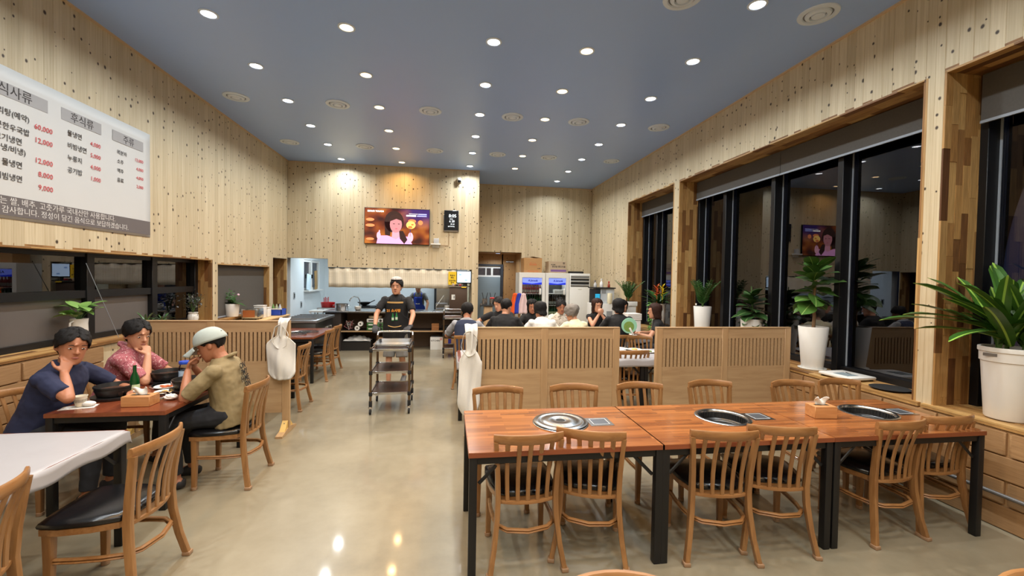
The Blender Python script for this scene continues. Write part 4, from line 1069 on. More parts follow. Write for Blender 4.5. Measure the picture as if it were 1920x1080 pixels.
# ---- dinner party behind the partitions
GP = 'dinner party behind the partitions'
EAT = dict(Rr=dict(w=(.14, .36, .80), pole=(.9, -.2, -.6), d=(-.4, .8, 0), curl=.8), L=dict(w=(-.14, .36, .80), pole=(-.9, -.2, -.6), d=(.4, .8, 0), curl=.8))
def diner(label, x, y, rz, **k):
    a = dict(EAT); a.update(k); return person(label, (x, y, 0), R(rz), group=GP, **a)
diner('man in a navy vest over a grey sleeve with his back turned', .28, 6.80, -8, top=(150, 150, 154), vest=(38, 46, 70), sleeve=.9, hair=('short', None), skin=M_SKIN2, lean=14, bulk=1.12, headpitch=14)
_, b1 = diner('broad man in a black T-shirt with his back turned', .90, 6.86, -14, top=(20, 20, 22), sleeve=.75, hair=('crop', None), lean=10, bulk=1.28, headpitch=8, headyaw=-16, hip=.615, cut=1.05)
diner('man in black leaning far to the side over his plate', 1.00, 8.12, 172, top=(22, 22, 24), sleeve=.75, hair=('short', None), lean=12, bulk=1.1, headpitch=10, headyaw=-30, headroll=10, hip=.59, cut=1.08, L=dict(w=(-.02, .42, .80), pole=(-1, 0, -.3)), Rr=dict(w=(.38, .30, .80), pole=(.9, -.2, -.4)))
diner('person in plain black with a thin pendant facing the white shirt', 1.58, 8.10, 178, top=(20, 20, 22), sleeve=1.5, hair=('bob', M_HAIRB), skin=M_SKIN2, lean=8, bulk=.95, headpitch=10, hip=.58, cut=1.0)
diner('person in a white shirt with dark bowl cut, back turned', 1.55, 6.82, 6, top=(222, 220, 216), sleeve=.95, hair=('bowl', None), lean=14, bulk=1.10, headpitch=10, headyaw=14, hip=.59, cut=1.02, fine=.009)
diner('man in a patterned cream cardigan facing the partition', 2.13, 8.08, 180, topmat=cardigan(), sleeve=1.6, hair=('short', None), skin=M_SKIN2, lean=10, bulk=1.08, headpitch=10, hip=.58, cut=1.0)
diner('grey curly haired person in a cream shirt, back turned', 2.13, 6.82, 12, top=(232, 222, 186), sleeve=1.3, hair=('curly', M_HAIRG), lean=16, bulk=1.05, headpitch=8, headyaw=38, hip=.58, cut=.96)
diner('long haired woman in black bringing food to her mouth', 2.86, 8.12, 186, top=(20, 20, 22), sleeve=.25, hair=('long', M_HAIRBR), lean=8, bulk=.90, headpitch=6, hip=.59, cut=1.02, Rr=dict(w=(.03, .26, 1.05), pole=(.7, .1, -1), d=(-.3, .3, .5), n=(0, -1, .2), curl=1.2), L=dict(w=(-.03, .26, 1.05), pole=(-.7, .1, -1), d=(.3, .3, .5), n=(0, -1, .2), curl=1.2))
_, g1 = diner('person in a black T-shirt before the green fan, back turned', 2.85, 6.84, -8, top=(24, 24, 26), sleeve=.8, hair=('bowl', None), lean=5, bulk=1.08, headpitch=4, hip=.61, cut=1.08)
diner('seated person in black hidden behind the fan bearer', 3.36, 8.02, 178, top=(24, 24, 26), sleeve=.8, hair=('bob', None), lean=6, bulk=1.0, headpitch=8)
diner('woman in black with brown bobbed hair seen in profile', 3.62, 6.84, 62, top=(20, 20, 22), sleeve=.55, hair=('bob', M_HAIRBR), lean=10, bulk=.98, headpitch=2, headyaw=6, hip=.58, cut=1.0)
fan = thing('hand_fan', 'round green paper fan on the back of the black T-shirted diner', 'fan', (2.92, 6.60, .93), R(-8))
MB().lathe([(0, -.003), (.125, -.003), (.128, 0), (.125, .003), (0, .003)], 32).xf(Matrix.Rotation(pi/2, 4, 'X')).build('leaf', mat('mint paper', (150, 206, 176), .7), fan, (0, 0, .05), smooth=True)
MB().lathe([(0, .0032), (.085, .0032), (.085, .0042), (0, .0042)], 20).xf(Matrix.Rotation(pi/2, 4, 'X')).build('print', mat('olive print', (120, 150, 70), .7, var=.4, sc=40), fan, (-.005, 0, .035))
MB().box((.045, -.004, -.055), (.03, .008, .16), (0, -.5, 0)).build('handle', M_PLASTIC, fan, bevel=.003)
# ================================================================== PLANTS
def leafmat(name, c1, c2, r=.35, vein=None):
    t = NT(name); oi = t.n('ObjectInfo').outputs['Random']; co = t.n('TexCoord').outputs['Object']
    n = t.n('TexNoise', Vector=co, Scale=25., Detail=3.).outputs[0]
    c = t.mix(t.math('ADD', t.math('MULTIPLY', n, .5), t.math('MULTIPLY', oi, .5)), lin(c1), lin(c2))
    if vein:
        x = t.math('ABSOLUTE', t.n('SeparateXYZ', Vector=co).outputs[0])
        c = t.mix(t.math('LESS_THAN', x, vein[1]), c, lin(vein[0]))
    t.P(Base_Color=c, Roughness=r, Specular_IOR_Level=.5); return t.m
M_LZZ = leafmat('zz leaf', (28, 62, 24), (56, 100, 42)); M_LRUB = leafmat('rubber leaf', (30, 58, 30), (62, 94, 50), .28, ((120, 150, 90), .003))
M_LFID = leafmat('fiddle leaf', (44, 78, 34), (82, 122, 52), .35, ((150, 180, 100), .003)); M_LDRA = leafmat('strap leaf', (34, 70, 26), (70, 112, 40), .35, ((150, 190, 80), .007))
M_LPOT = leafmat('heart leaf', (92, 138, 60), (140, 176, 96)); M_LDK = leafmat('dusky leaf', (44, 44, 40), (84, 84, 74)); M_LPALM = leafmat('palm leaf', (56, 92, 52), (96, 130, 80)); M_LORC = leafmat('orchid leaf', (40, 70, 38), (70, 104, 56))
M_STEM = mat('green stem', (74, 104, 50), .6); M_TRUNK = mat('brown trunk', (140, 112, 84), .85, sc=40, var=.25, bump=.5)
def leaf(L, W, m, prof='oval', fold=.25, droop=.35, name='leaf', nu=4, nv=7):
    def fn(u, v):
        a = u*2-1
        w = {'oval': sin(pi*min(1, v*.96+.04))**.75, 'strap': (min(1, v*9)*.35+.65*sin(pi*min(1, v*.9+.1))**.5) if v < .999 else 0, 'fiddle': (sin(pi*v)**.7)*(.72+.42*v), 'heart': (sin(pi*v**.65)**.8)}[prof]
        y = v*L; z = -droop*L*v*v; x = a*W/2*w
        return (x, y+(-.12*L*abs(a)*(1-v)**4 if prof == 'heart' else 0), z+fold*abs(x)+.015*L*sin(v*9)*abs(a))
    return MB().grid(fn, nu, nv).mesh(name, m, smooth='all', fix=False)
def place_leaf(me, t, base, az, el, s=1., roll=0., name='leaf'):
    m = Matrix.Rotation(az, 4, 'Z') @ Matrix.Rotation(el, 4, 'X') @ Matrix.Rotation(roll, 4, 'Y') @ Matrix.Scale(s, 4)
    m.translation = V(base); o = link(name, me, t); o.matrix_basis = m; return o
def pot(t, r0, r1, h, m=M_PLASTIC, saucer=False, rim=.012, n=32, style='plain'):
    pr = [(r0*.96, 0), (r0, .008), (r1, h-.006), (r1-.003, h), (r1-rim, h), (r1-rim-.004, h-.03)]
    if style == 'rim': pr = [(r0*.96, 0), (r0, .008), (r1*.93, h*.80), (r1*.98, h*.805), (r1*.99, h*.93), (r1*1.04, h*.94), (r1*1.04, h-.004), (r1*1.03, h), (r1-rim, h), (r1-rim-.004, h-.03)]
    if style == 'jar': pr = [(r0*.8, 0), (r0, h*.12), (r1*1.22, h*.45), (r1*1.12, h*.75), (r1*.98, h*.82), (r1*1.08, h*.90), (r1*1.1, h), (r1*1.02, h), (r1*.95, h-.03)]
    MB().lathe(pr, n, cap=(True, False)).build('pot', m, t, smooth=True)
    MB().lathe([(0, h-.028), (r1-rim-.003, h-.028)], n, cap=(False, False)).build('soil', M_SOIL, t)
    if saucer: MB().lathe([(r0*1.02, .001), (r0*1.28, .002), (r0*1.34, .014), (r0*1.28, .016), (r0*1.2, .008), (r0*1.0, .006)], n, cap=(False, False)).build('saucer', m, t, smooth=True)
ZS = .747; ZL = .996
# ZZ plants: arching stems, leaflets in pairs (small: joined per stem)
def zz(t, h, n, L, spread, seed, wl=.05):
    q = random.Random(seed)
    for i in range(n):
        az = 2*pi*i/n+q.uniform(-.4, .4); sp = spread*q.uniform(.3, 1); hh = L*q.uniform(.75, 1.05)
        pts = [V((sin(az)*sp*k**1.6, cos(az)*sp*k**1.6, h-.03+hh*(k-.12*k*k))) for k in (0, .25, .5, .75, 1)]
        s = MB().tube(pts, [.008, .007, .006, .004, .002], 6).build('stem', M_STEM, t, smooth=True)
        mb = MB()
        for j in range(11):
            k = .2+.8*j/10; a = k*4; ii = min(3, int(a)); p = pts[ii].lerp(pts[ii+1], a-ii); d = (pts[ii+1]-pts[ii]).normalized(); sd = d.cross(V((sin(az), cos(az), .2))).normalized()
            for sg in (-1, 1):
                dr = (sd*sg+d*.7).normalized(); nn = dr.cross(d).normalized(); wd = dr.cross(nn).normalized(); l = wl*2*q.uniform(.8, 1.1)*(1.1-.4*k)
                mb.add([p, p+dr*l*.4+wd*l*.19, p+dr*l, p+dr*l*.4-wd*l*.19, p+dr*l*.5+nn*l*.06], [(0, 1, 4), (1, 2, 4), (2, 3, 4), (3, 0, 4)])
        mb.build('leaflets', M_LZZ, s, fix=False)['kind'] = 'stuff'
t = thing('potted_zz_plant', 'leafy zz plant in a tall white tapered pot beside the wood post', 'plant', (4.14, 6.50, ZS))
pot(t, .10, .138, .565); zz(t, .565, 11, .50, .30, 4, .055)
MB().box((-.135, -.03, .60), (.005, .035, .03)).build('plant_tag', M_PLASTIC, t)
t = thing('potted_rubber_plant', 'rubber plant with broad dark leaves in a short round white pot', 'plant', (4.13, 5.33, ZS))
pot(t, .105, .140, .475)
lf = leaf(.25, .175, M_LRUB, 'oval', .12, .35); q = random.Random(2)
MB().tube([(0, 0, .44), (.01, .0, .65), (-.01, .01, .92)], [.014, .011, .006], 8).build('stem', M_STEM, t, smooth=True)
for i in range(26):
    k = i/25; az = i*2.4+q.uniform(-.3, .3); place_leaf(lf, t, (0, 0, .50+.30*k), az, R(-5+58*k+q.uniform(-10, 10)), 1.05-.36*k, q.uniform(-.3, .3))
for i in range(9):
    place_leaf(lf, t, (.02, 0, .48), i*.9, R(-12+q.uniform(-8, 8)), .8)
t = thing('potted_fiddle_leaf_tree', 'small fiddle leaf tree on a bare trunk in a tall white pot with saucer', 'plant', (4.13, 4.32, ZS))
pot(t, .105, .148, .485, saucer=True)
MB().tube([(0, 0, .44), (.008, .0, .60), (-.006, .004, .75), (.004, 0, .95), (0, .0, 1.18)], [.020, .017, .016, .014, .006], 10).build('trunk', M_TRUNK, t, smooth=True)
lf = leaf(.25, .19, M_LFID, 'fiddle', .12, .32); q = random.Random(5)
for i in range(36):
    k = i/35; az = i*2.4+q.uniform(-.3, .3); place_leaf(lf, t, (q.uniform(-.03, .03), q.uniform(-.03, .03), .74+.42*k), az, R(-18+70*k+q.uniform(-14, 14)), .95*(1-.12*k)*q.uniform(.8, 1.15), q.uniform(-.5, .5))
t = thing('potted_strap_plant', 'striped strap leaved plant in a large rimmed white pot by the corner window', 'plant', (4.125, 2.585, ZS))
pot(t, .122, .160, .53, style='rim')
MB().box((-.162, .01, .475), (.006, .075, .022), (0, 0, .25)).build('pot_badge', mat('grey badge', (112, 108, 104), .5), t)
q = random.Random(8)
l1 = leaf(.60, .10, M_LDRA, 'strap', .30, .42, nv=12); l2 = leaf(.50, .095, M_LDRA, 'strap', .30, .22, nv=12)
for i in range(52):
    az = i*2.4+q.uniform(-.25, .25); el = R(q.uniform(28, 84)); c = i % 4
    bx, by = ((.05, .05), (-.06, .03), (.03, -.06), (-.03, -.02))[c]
    place_leaf(l1 if i % 2 else l2, t, (bx, by, .52+.16*q.random()), az, el, q.uniform(.70, 1.0), q.uniform(-.4, .4))
for az, el, s in ((R(62), 28, 1.15), (R(70), 34, 1.0), (R(96), 18, .85)):      # long blades leaning out past the post
    place_leaf(l1, t, (-.04, .03, .62), az, R(el), s, 0)
for c in ((.05, .05), (-.06, .03), (.03, -.06)): MB().tube([(c[0], c[1], .49), (c[0]*1.2, c[1]*1.2, .70)], [.014, .011], 8).build('cane', M_STEM, t, smooth=True)
# planter by the far window and the bromeliad with trailing ivy
t = thing('zz_plant_box', 'zz plant in a square white planter stand near the far window', 'plant', (3.62, 8.25, 0))
mb = MB(); mb.loft([((0, 0, 0), (.13, 0, 0), (0, .13, 0)), ((0, 0, 1.20), (.165, 0, 0), (0, .165, 0))], 4, cap=True)
mb.xf(Matrix.Rotation(pi/4, 4, 'Z')).build('planter', M_PLASTIC, t); MB().box((0, 0, 1.245), (.27, .27, .09)).build('rim', M_PLASTIC, t, bevel=.006)
MB().box((0, 0, 1.291), (.235, .235, .004)).build('soil', M_SOIL, t); zz(t, 1.32, 12, .45, .34, 9, .05)
t = thing('potted_bromeliad', 'orange and yellow bromeliad over trailing ivy in a white pot', 'plant', (4.10, 7.92, ZS))
pot(t, .11, .15, .52); q = random.Random(6); l1 = leaf(.42, .06, M_LZZ, 'strap', .35, .45, nv=10)
for i in range(22): place_leaf(l1, t, (0, 0, .50), i*2.4, R(q.uniform(22, 70)), q.uniform(.75, 1.05))
for x, m_, nm in ((-.055, mat('orange bract', (196, 84, 30), .4), 'orange_flower'), (.06, mat('yellow bract', (226, 200, 30), .4), 'yellow_flower')):
    fl = MB().tube([(x, -.04, .52), (x, -.04, .80)], [.008, .007], 6).build(nm, m_, t)
    bl = leaf(.17, .034, m_, 'strap', .4, .5, nv=5, name='bract')
    for i in range(11): place_leaf(bl, fl, (x, -.04, .66+.016*i), i*2.4, R(38+4*i), 1-.03*i, name='bract')
mb = MB()
for k in range(150):
    a = R(q.uniform(150, 270)); z = q.uniform(-.02, .56); rr = .155+q.uniform(0, .07); p = V((sin(a+pi/2)*-rr, cos(a+pi/2)*rr, z)); p = V((-abs(rr*cos(a-pi)), -rr*.6*q.random()+.05, z))
    d = V((q.uniform(-1, .2), q.uniform(-1, .3), q.uniform(-1, .1))).normalized(); s = d.cross(V((0, 0, 1))).normalized(); l = q.uniform(.035, .06)
    mb.add([p, p+d*l*.4+s*l*.45, p+d*l, p+d*l*.4-s*l*.45], [(0, 1, 2), (0, 2, 3)])
mb.build('ivy', leafmat('ivy leaf', (62, 120, 44), (120, 170, 80)), t, fix=False)['kind'] = 'stuff'
# ---- left sill
t = thing('potted_pothos', 'pothos with broad heart leaves in a white jug on the window sill', 'plant', (-3.655, 4.86, ZL))
MB().lathe([(.062, 0), (.085, .004), (.085, .012), (.072, .02), (.066, .20), (.070, .25), (.064, .25), (.06, .22)], 28, cap=(True, False)).build('pot', M_CERAM, t, smooth=True)
MB().tube([(0, -.066, .23), (0, -.105, .215), (0, -.112, .16), (0, -.07, .10)], .008, 8).build('jug_handle', M_CERAM, t, smooth=True)
MB().lathe([(0, .22), (.06, .22)], 20, cap=(False, False)).build('soil', M_SOIL, t)
lf = leaf(.135, .115, M_LPOT, 'heart', .15, .35); q = random.Random(3)
for i in range(17):
    az = i*2.4; rr = q.uniform(.02, .09); b = V((sin(-az)*rr, cos(az)*rr*1.3, .27+q.uniform(.0, .11)))
    MB().tube([(0, 0, .22), b*.6+V((0, 0, .10)), b], .003, 5).build('stem', M_STEM, t)
    place_leaf(lf, t, b, az, R(q.uniform(-5, 45)), q.uniform(.75, 1.05), q.uniform(-.4, .4))
for k, (y, s, lab) in enumerate(((5.82, 1.0, 'feathery little palm in a small white cup on the sill'), (6.12, .8, 'short spiky seedling in a tiny white cup on the sill'))):
    t = thing('potted_seedling', lab, 'plant', (-3.66, y, ZL), 0, 'small sill plants')
    pot(t, .030, .048, .065, M_CERAM, rim=.006, n=18); l1 = leaf(.20*s, .022, M_LPALM, 'strap', .3, .3)
    for i in range(16): place_leaf(l1, t, (0, 0, .05+.02*(i % 4)), i*2.4, R(rnd.uniform(30, 82)), rnd.uniform(.6, 1.05))
t = thing('potted_dusky_plant', 'dusky dark leaved plant in a white footed jar on the sill', 'plant', (-3.66, 6.80, ZL))
pot(t, .055, .056, .155, M_CERAM, rim=.008, n=24, style='jar'); MB().tube([(.068, -.03, .15), (.074, -.02, .10)], .0025, 5).build('tag_string', M_RUBBER, t)
mb = MB(); q = random.Random(12)
for i in range(12):
    az = i*2.4; e_ = V((sin(az)*.12*q.uniform(.3, 1), cos(az)*.15*q.uniform(.3, 1), .34+q.uniform(-.06, .10)))
    mb.tube([(0, 0, .14), e_*.5+V((0, 0, .10)), e_], .003, 5)
mb.build('stem', M_STEM, t); mb = MB()
for i in range(240):
    p = V((q.gauss(0, .055), q.gauss(0, .075), .31+q.gauss(0, .065))); d = V((q.uniform(-1, 1), q.uniform(-1, 1), q.uniform(-.4, .8))).normalized(); s = d.orthogonal().normalized(); l = q.uniform(.025, .045)
    mb.add([p, p+d*l*.45+s*l*.26, p+d*l, p+d*l*.45-s*l*.26], [(0, 1, 2), (0, 2, 3)])
mb.build('foliage', M_LDK, t, fix=False)['kind'] = 'stuff'
t = thing('potted_orchid', 'orchid with one pale flower in a round white pot before the drawn shade', 'plant', (-3.60, 7.80, ZL))
pot(t, .092, .112, .215, M_CERAM, rim=.01); l1 = leaf(.23, .085, M_LORC, 'oval', .3, .5); q = random.Random(4)
for i in range(9): place_leaf(l1, t, (0, 0, .205), i*2.4, R(q.uniform(12, 62)), q.uniform(.75, 1.1))
st_ = MB().tube([(0, 0, .2), (.02, .05, .34), (.05, .10, .36)], .004, 6).build('flower_stem', M_STEM, t)
MB().ell((.05, .10, .36), (.02, .03, .022), 8, 6).build('petals', mat('pink petal', (224, 186, 200), .5), st_, smooth='all')
mb = MB()
for i in range(60):
    p = V((q.gauss(.0, .03), q.gauss(-.07, .03), .33+q.gauss(0, .05))); d = V((q.uniform(-1, 1), q.uniform(-1, 1), q.uniform(-.2, .8))).normalized(); s = d.orthogonal().normalized(); l = q.uniform(.03, .05)
    mb.add([p, p+d*l*.45+s*l*.3, p+d*l, p+d*l*.45-s*l*.3], [(0, 1, 2), (0, 2, 3)])
mb.build('foliage', M_LPALM, t, fix=False)['kind'] = 'stuff'
# ================================================================== ON THE WALLS
# ---- menu banner on the left wall (text runs along +Y, seen from +X)
bn = thing('menu_banner', 'white menu banner with grey headings and red prices on the left wall', 'banner', (XL, 0, 0))
M_BAN = mat('banner vinyl', (206, 206, 204), .5, var=.02, sc=4); M_GRYB = mat('grey band', (104, 98, 98), .5, var=.03); M_GRYH = mat('heading grey', (162, 160, 160), .5, var=.02)
Y0, Y1, Z0, Z1 = 2.75, 5.75, 2.14, 3.365
MB().grid(lambda u, v: (.006+.0015*sin(9*u+4*v)*sin(7*v+3*u), Y0+(Y1-Y0)*u, Z0+(Z1-Z0)*v), 30, 12).build('sheet', M_BAN, bn, smooth='all', solid=.002)
MB().b2((.0078, Y0, 2.165), (.0092, Y1-.005, 2.325)).build('footer_band', M_GRYB, bn)
RT = (pi/2, 0, pi/2)
for a, b, s, ttl in ((3.85, 4.425, .105, '식사류'), (4.56, 5.02, .098, '후식류'), (5.17, 5.63, .092, '주류')):
    h = MB().b2((.0078, a, 3.125), (.0092, b, 3.235)).build('heading_panel', M_GRYH, bn); text(ttl, s, M_INK, bn, (.0100, (a+b)/2+.0, 3.146), RT, align='CENTER')
def row(txt, y, z, s, m=M_INK, al='LEFT'): text(txt, s, m, bn, (.0100, y, z), RT, align=al)
for i, (n_, p_, z) in enumerate((('꼬리탕(예약)', '60,000', 2.98), ('얼큰한우국밥', '12,000', 2.865), ('고기냉면', '', 2.770), ('(물냉/비냉)', '12,000', 2.690), ('물냉면', '8,000', 2.575), ('비빔냉면', '9,000', 2.46))):
    row(n_, 4.255 if i < 2 else (4.19 if i != 3 else 4.22), z, .062, al='RIGHT')
    if p_: row(p_, 4.47, z-.03, .064, M_INKR, 'RIGHT')
for n_, p_, z in (('물냉면', '4,000', 3.0), ('비빔냉면', '5,000', 2.885), ('누룽지', '4,000', 2.77), ('공기밥', '1,000', 2.655)): row(n_, 4.62, z, .060); row(p_, 5.01, z-.02, .058, M_INKR, 'RIGHT')
for n_, p_, z in (('복분자', '13,000', 3.0), ('소주', '4,000', 2.90), ('맥주', '4,000', 2.80), ('음료', '2,000', 2.70)): row(n_, 5.23, z, .052); row(p_, 5.63, z-.012, .050, M_INKR, 'RIGHT')
M_PALE = mat('pale lettering', (214, 210, 206), .6, var=0)
row('저희 업소에서는 쌀, 배추, 고춧가루 국내산만 사용합니다.', 5.20, 2.262, .068, M_PALE, 'RIGHT'); row('찾아주셔서 감사합니다. 정성이 담긴 음식으로 보답하겠습니다.', 5.39, 2.19, .066, M_PALE, 'RIGHT')
# ---- television
tv = thing('television', 'large flat television showing a woman with food on a fork', 'television', (-1.185, YK-.03, 2.86), 0)
TWd, TH = 1.46, .825
MB().box((0, 0, 0), (TWd, .05, TH)).build('casing', M_BLACK, tv, bevel=.006)
def scr(name, c, s, parent=tv): return emis('screen '+name, c, s)
def screen_bg():
    t = NT('screen picture'); co = t.n('TexCoord').outputs['Object']; sp = t.n('SeparateXYZ', Vector=co)
    n = t.n('TexNoise', Vector=t.n('Mapping', Vector=co, Scale=(1.6, 1, 2.2)).outputs[0], Scale=1.7, Detail=1.).outputs[0]
    c = t.ramp(n, [(.34, lin((70, 28, 24))), (.5, lin((150, 66, 30))), (.68, lin((214, 124, 48)))])
    c = t.mix(t.math('MULTIPLY', t.n('MapRange', Value=sp.outputs[0], From_Min=.0, From_Max=.35).outputs[0], t.n('MapRange', Value=sp.outputs[2], From_Min=-.05, From_Max=.25).outputs[0]), c, lin((74, 46, 120)))
    t.P(Base_Color=(.01, .01, .01, 1), Emission_Color=c, Emission_Strength=1.1, Roughness=.2); return t.m
MB().box((0, -.0262, 0), (TWd-.02, .002, TH-.024)).build('screen', screen_bg(), tv)
def flat(name, poly, y, c, s=1.0):
    return MB().prism(poly, y-.0012, y, 'Y').build(name, emis('screen '+name, c, s), tv)
def circ(cx, cz, rx, rz, n=20, a0=0, a1=2*pi): return [(cx+rx*cos(a0+(a1-a0)*i/n), cz+rz*sin(a0+(a1-a0)*i/n)) for i in range(n)]
y = -.0275
for i, (x, z, w, h, c) in enumerate(((-.60, .14, .09, .035, (220, 130, 80)), (-.60, .01, .10, .035, (222, 150, 130)), (-.60, -.30, .09, .03, (60, 24, 20)), (.33, .13, .09, .045, (150, 140, 250)), (.52, .10, .055, .055, (140, 150, 255)))): flat('bokeh_spot', circ(x, z, w, h), y, c)
flat('hair_shape', circ(-.07, .10, .215, .25)+[], y-.001, (44, 24, 22)); flat('hair_fall', [(-.285, .1), (-.27, -.20), (-.16, -.22), (-.12, .1)], y-.001, (44, 24, 22)); flat('hair_fall', [(.04, -.1), (.06, -.28), (.16, -.40), (.23, -.30), (.13, -.1)], y-.0035, (52, 28, 26))
flat('blouse_shape', [(-.46, -.40), (-.42, -.22), (-.22, -.215), (-.08, -.26), (.06, -.215), (.24, -.23), (.34, -.40)], y-.002, (226, 160, 214)); flat('neck_shape', [(-.12, -.26), (-.11, -.12), (.05, -.12), (.06, -.24), (-.03, -.30)], y-.003, (214, 150, 170))
flat('face_shape', circ(-.03, .04, .135, .185), y-.004, (186, 124, 132)); flat('fringe', [(-.19, .10), (-.15, .24), (-.02, .29), (.10, .22), (.12, .12), (-.02, .17)], y-.0045, (50, 28, 26))
for s in (-1, 1): flat('eye_shape', circ(-.02+s*.055, .055, .022, .008), y-.005, (50, 26, 28))
flat('mouth_shape', circ(-.02, -.055, .028, .010), y-.005, (190, 80, 100)); flat('hand_shape', circ(-.41, -.22, .045, .085), y-.004, (232, 170, 190)); flat('hand_shape', circ(-.395, -.14, .016, .05), y-.004, (232, 170, 190)); flat('hand_shape', circ(.30, -.24, .06, .11), y-.004, (236, 180, 204))
flat('fork', [(.285, -.22), (.30, -.22), (.30, -.02), (.285, -.02)], y-.004, (50, 40, 90)); flat('food', circ(.305, .04, .105, .088), y-.005, (246, 206, 110)); flat('food_cut', circ(.29, -.01, .05, .03), y-.006, (206, 110, 60)); flat('food_cut', circ(.34, .05, .03, .02), y-.006, (222, 150, 80))
MW = emis('screen caption', (255, 255, 255), 1.3)
text("MOM'S TOUCH", .052, MW, tv, (-.66, y-.003, .315), (pi/2, 0, 0), bold=.002); MB().b2((.20, y-.003, .235), (.42, y-.002, .27)).build('caption_bar', MW, tv); MB().b2((.44, y-.003, .24), (.66, y-.002, .262)).build('caption_bar', emis('screen caption blue', (170, 180, 255), 1.), tv); MB().b2((.26, y-.003, .29), (.46, y-.002, .30)).build('caption_bar', MW, tv); MB().b2((.47, y-.003, .28), (.66, y-.002, .305)).build('caption_bar', emis('screen caption blue', (170, 180, 255), 1.), tv)
# ---- clock, shelf, router, camera
ck_ = thing('digital_clock', 'black digital wall clock with white digits beside the television', 'clock', (.04, YK-.002, 3.03))
MB().box((0, -.018, 0), (.36, .036, .50)).build('case', M_STEEL, ck_, bevel=.008); MB().box((0, -.0372, .01), (.335, .003, .46)).build('face', mat('clock face', (22, 24, 28), .25, var=0), ck_)
MD = emis('clock digits', (240, 250, 255), 1.6)
for s_, z_, sz, x_ in (('8:05', .085, .105, .03), ('MON', .035, .03, .0), ('6 20', -.03, .07, .015), ('25 60', -.085, .04, .03), ('SMTWTFS', -.14, .034, .0)): text(s_, sz, MD, ck_, (x_, -.0392, z_), (pi/2, 0, 0), align='CENTER')
sh = thing('wall_shelf', 'small cream shelf at the lower corner of the television', 'shelf', (-.31, YK, 2.47)); MB().b2((-.11, -.12, -.012), (.11, 0, .02)).build('board', M_PLASTIC, sh, bevel=.004); MB().b2((-.08, -.02, -.07), (.08, -.002, -.012)).build('bracket', M_PLASTIC, sh)
rt = thing('wifi_router', 'pale grey router standing on the small cream shelf', 'router', (-.30, YK-.06, 2.492)); MB().b2((-.06, -.03, 0), (.06, .03, .12)).build('case', mat('pale grey plastic', (186, 190, 194), .4), rt, bevel=.012); MB().tube([(.05, .02, .1), (.055, .02, .14)], .004, 6).build('antenna', M_PLASTIC, rt)
tag(MB().tube([(-.2, YK-.01, 2.46), (-.02, YK-.008, 2.45), (-.01, YK-.008, 2.50), (-.01, YK-.008, 2.78)], .005, 6).build('wall_cable', mat('tan cable', (150, 120, 84), .6), smooth=True), 'thin tan cable from the shelf up to the digital clock', 'cable')
sc_ = thing('security_camera', 'white dome security camera high on the wooden wall', 'camera', (.215, YK, 3.99)); MB().b2((-.05, -.05, -.05), (.05, 0, .05)).build('mount', M_PLASTIC, sc_, bevel=.01); MB().ell((0, -.075, .0), (.055, .06, .05), 16, 10).build('housing', M_PLASTIC, sc_, smooth='all'); MB().ell((0, -.085, -.028), (.042, .046, .045), 16, 10).build('dome', mat('smoked dome', (30, 30, 34), .1), sc_, smooth='all')
# ================================================================== KITCHEN COUNTER AND PASS
ct = thing('kitchen_counter', 'long steel topped kitchen counter with open shelves below', 'counter', (0, 0, 0))
MB().b2((-2.78, 10.08, .87), (.44, 10.78, .905)).build('worktop', M_STEEL, ct, bevel=.004)
M_SHELFB = mat('dark shelf panel', (46, 38, 34), .6); M_SHELFM = mat('brown panel', (110, 88, 70), .6)
MB().b2((-2.74, 10.12, 0), (-2.40, 10.76, .87)).build('side_panel', M_SHELFB, ct); MB().b2((.38, 10.12, 0), (.42, 10.76, .87)).build('side_panel', M_SHELFB, ct)
MB().b2((-2.40, 10.70, 0), (.38, 10.76, .87)).build('back_panel', M_SHELFM, ct); MB().b2((-2.40, 10.14, .435), (.38, 10.70, .455)).build('shelf', M_SHELFB, ct); MB().b2((-2.40, 10.125, .43), (.38, 10.14, .46)).build('shelf_edge', M_PART, ct); MB().b2((-2.40, 10.16, 0), (-1.75, 10.70, .19)).build('drawer', mat('black drawer', (36, 34, 34), .35), ct)
cu = thing('kitchen_curtain', 'cream checked cloth valance hanging above the kitchen counter', 'curtain', (0, YK+.03, 0))
def curt_mat():
    t = NT('cream checked cloth'); sp = t.n('SeparateXYZ', Vector=t.n('NewGeometry').outputs['Position'])
    gx = t.math('LESS_THAN', t.math('FRACT', t.math('MULTIPLY', sp.outputs[0], 22.)), .12); gz = t.math('LESS_THAN', t.math('FRACT', t.math('MULTIPLY', sp.outputs[2], 28.)), .14)
    t.P(Base_Color=t.mix(t.math('MULTIPLY', t.math('MAXIMUM', gx, gz), .55), lin((236, 228, 208)), lin((176, 162, 134))), Roughness=.9); return t.m
MB().grid(lambda u, v: (-2.70+2.87*u, .014*sin(u*75)+.008*sin(u*31+1), 1.885-.44*v+.003*sin(u*60)*v), 150, 4).build('cloth', curt_mat(), cu, smooth='all', solid=.003)
MB().tube([(-2.71, 0, 1.885), (.2, 0, 1.885)], .009, 8).build('rod', M_STEELD, cu, smooth=True)
mo = thing('order_monitor', 'black monitor with a bright blue order screen on the pass', 'monitor', (.355, YK+.03, 1.72)); MB().box((0, 0, 0), (.35, .05, .30)).build('bezel', M_RUBBER, mo, bevel=.008); MB().box((0, -.0265, .006), (.315, .003, .26)).build('screen', emis('order screen', (196, 222, 250), 1.4), mo)
for x, z in ((-.09, .06), (.05, -.07)): MB().box((x, -.0285, z), (.06, .002, .03)).build('icon', emis('order icon', (130, 170, 220), 1.), mo)
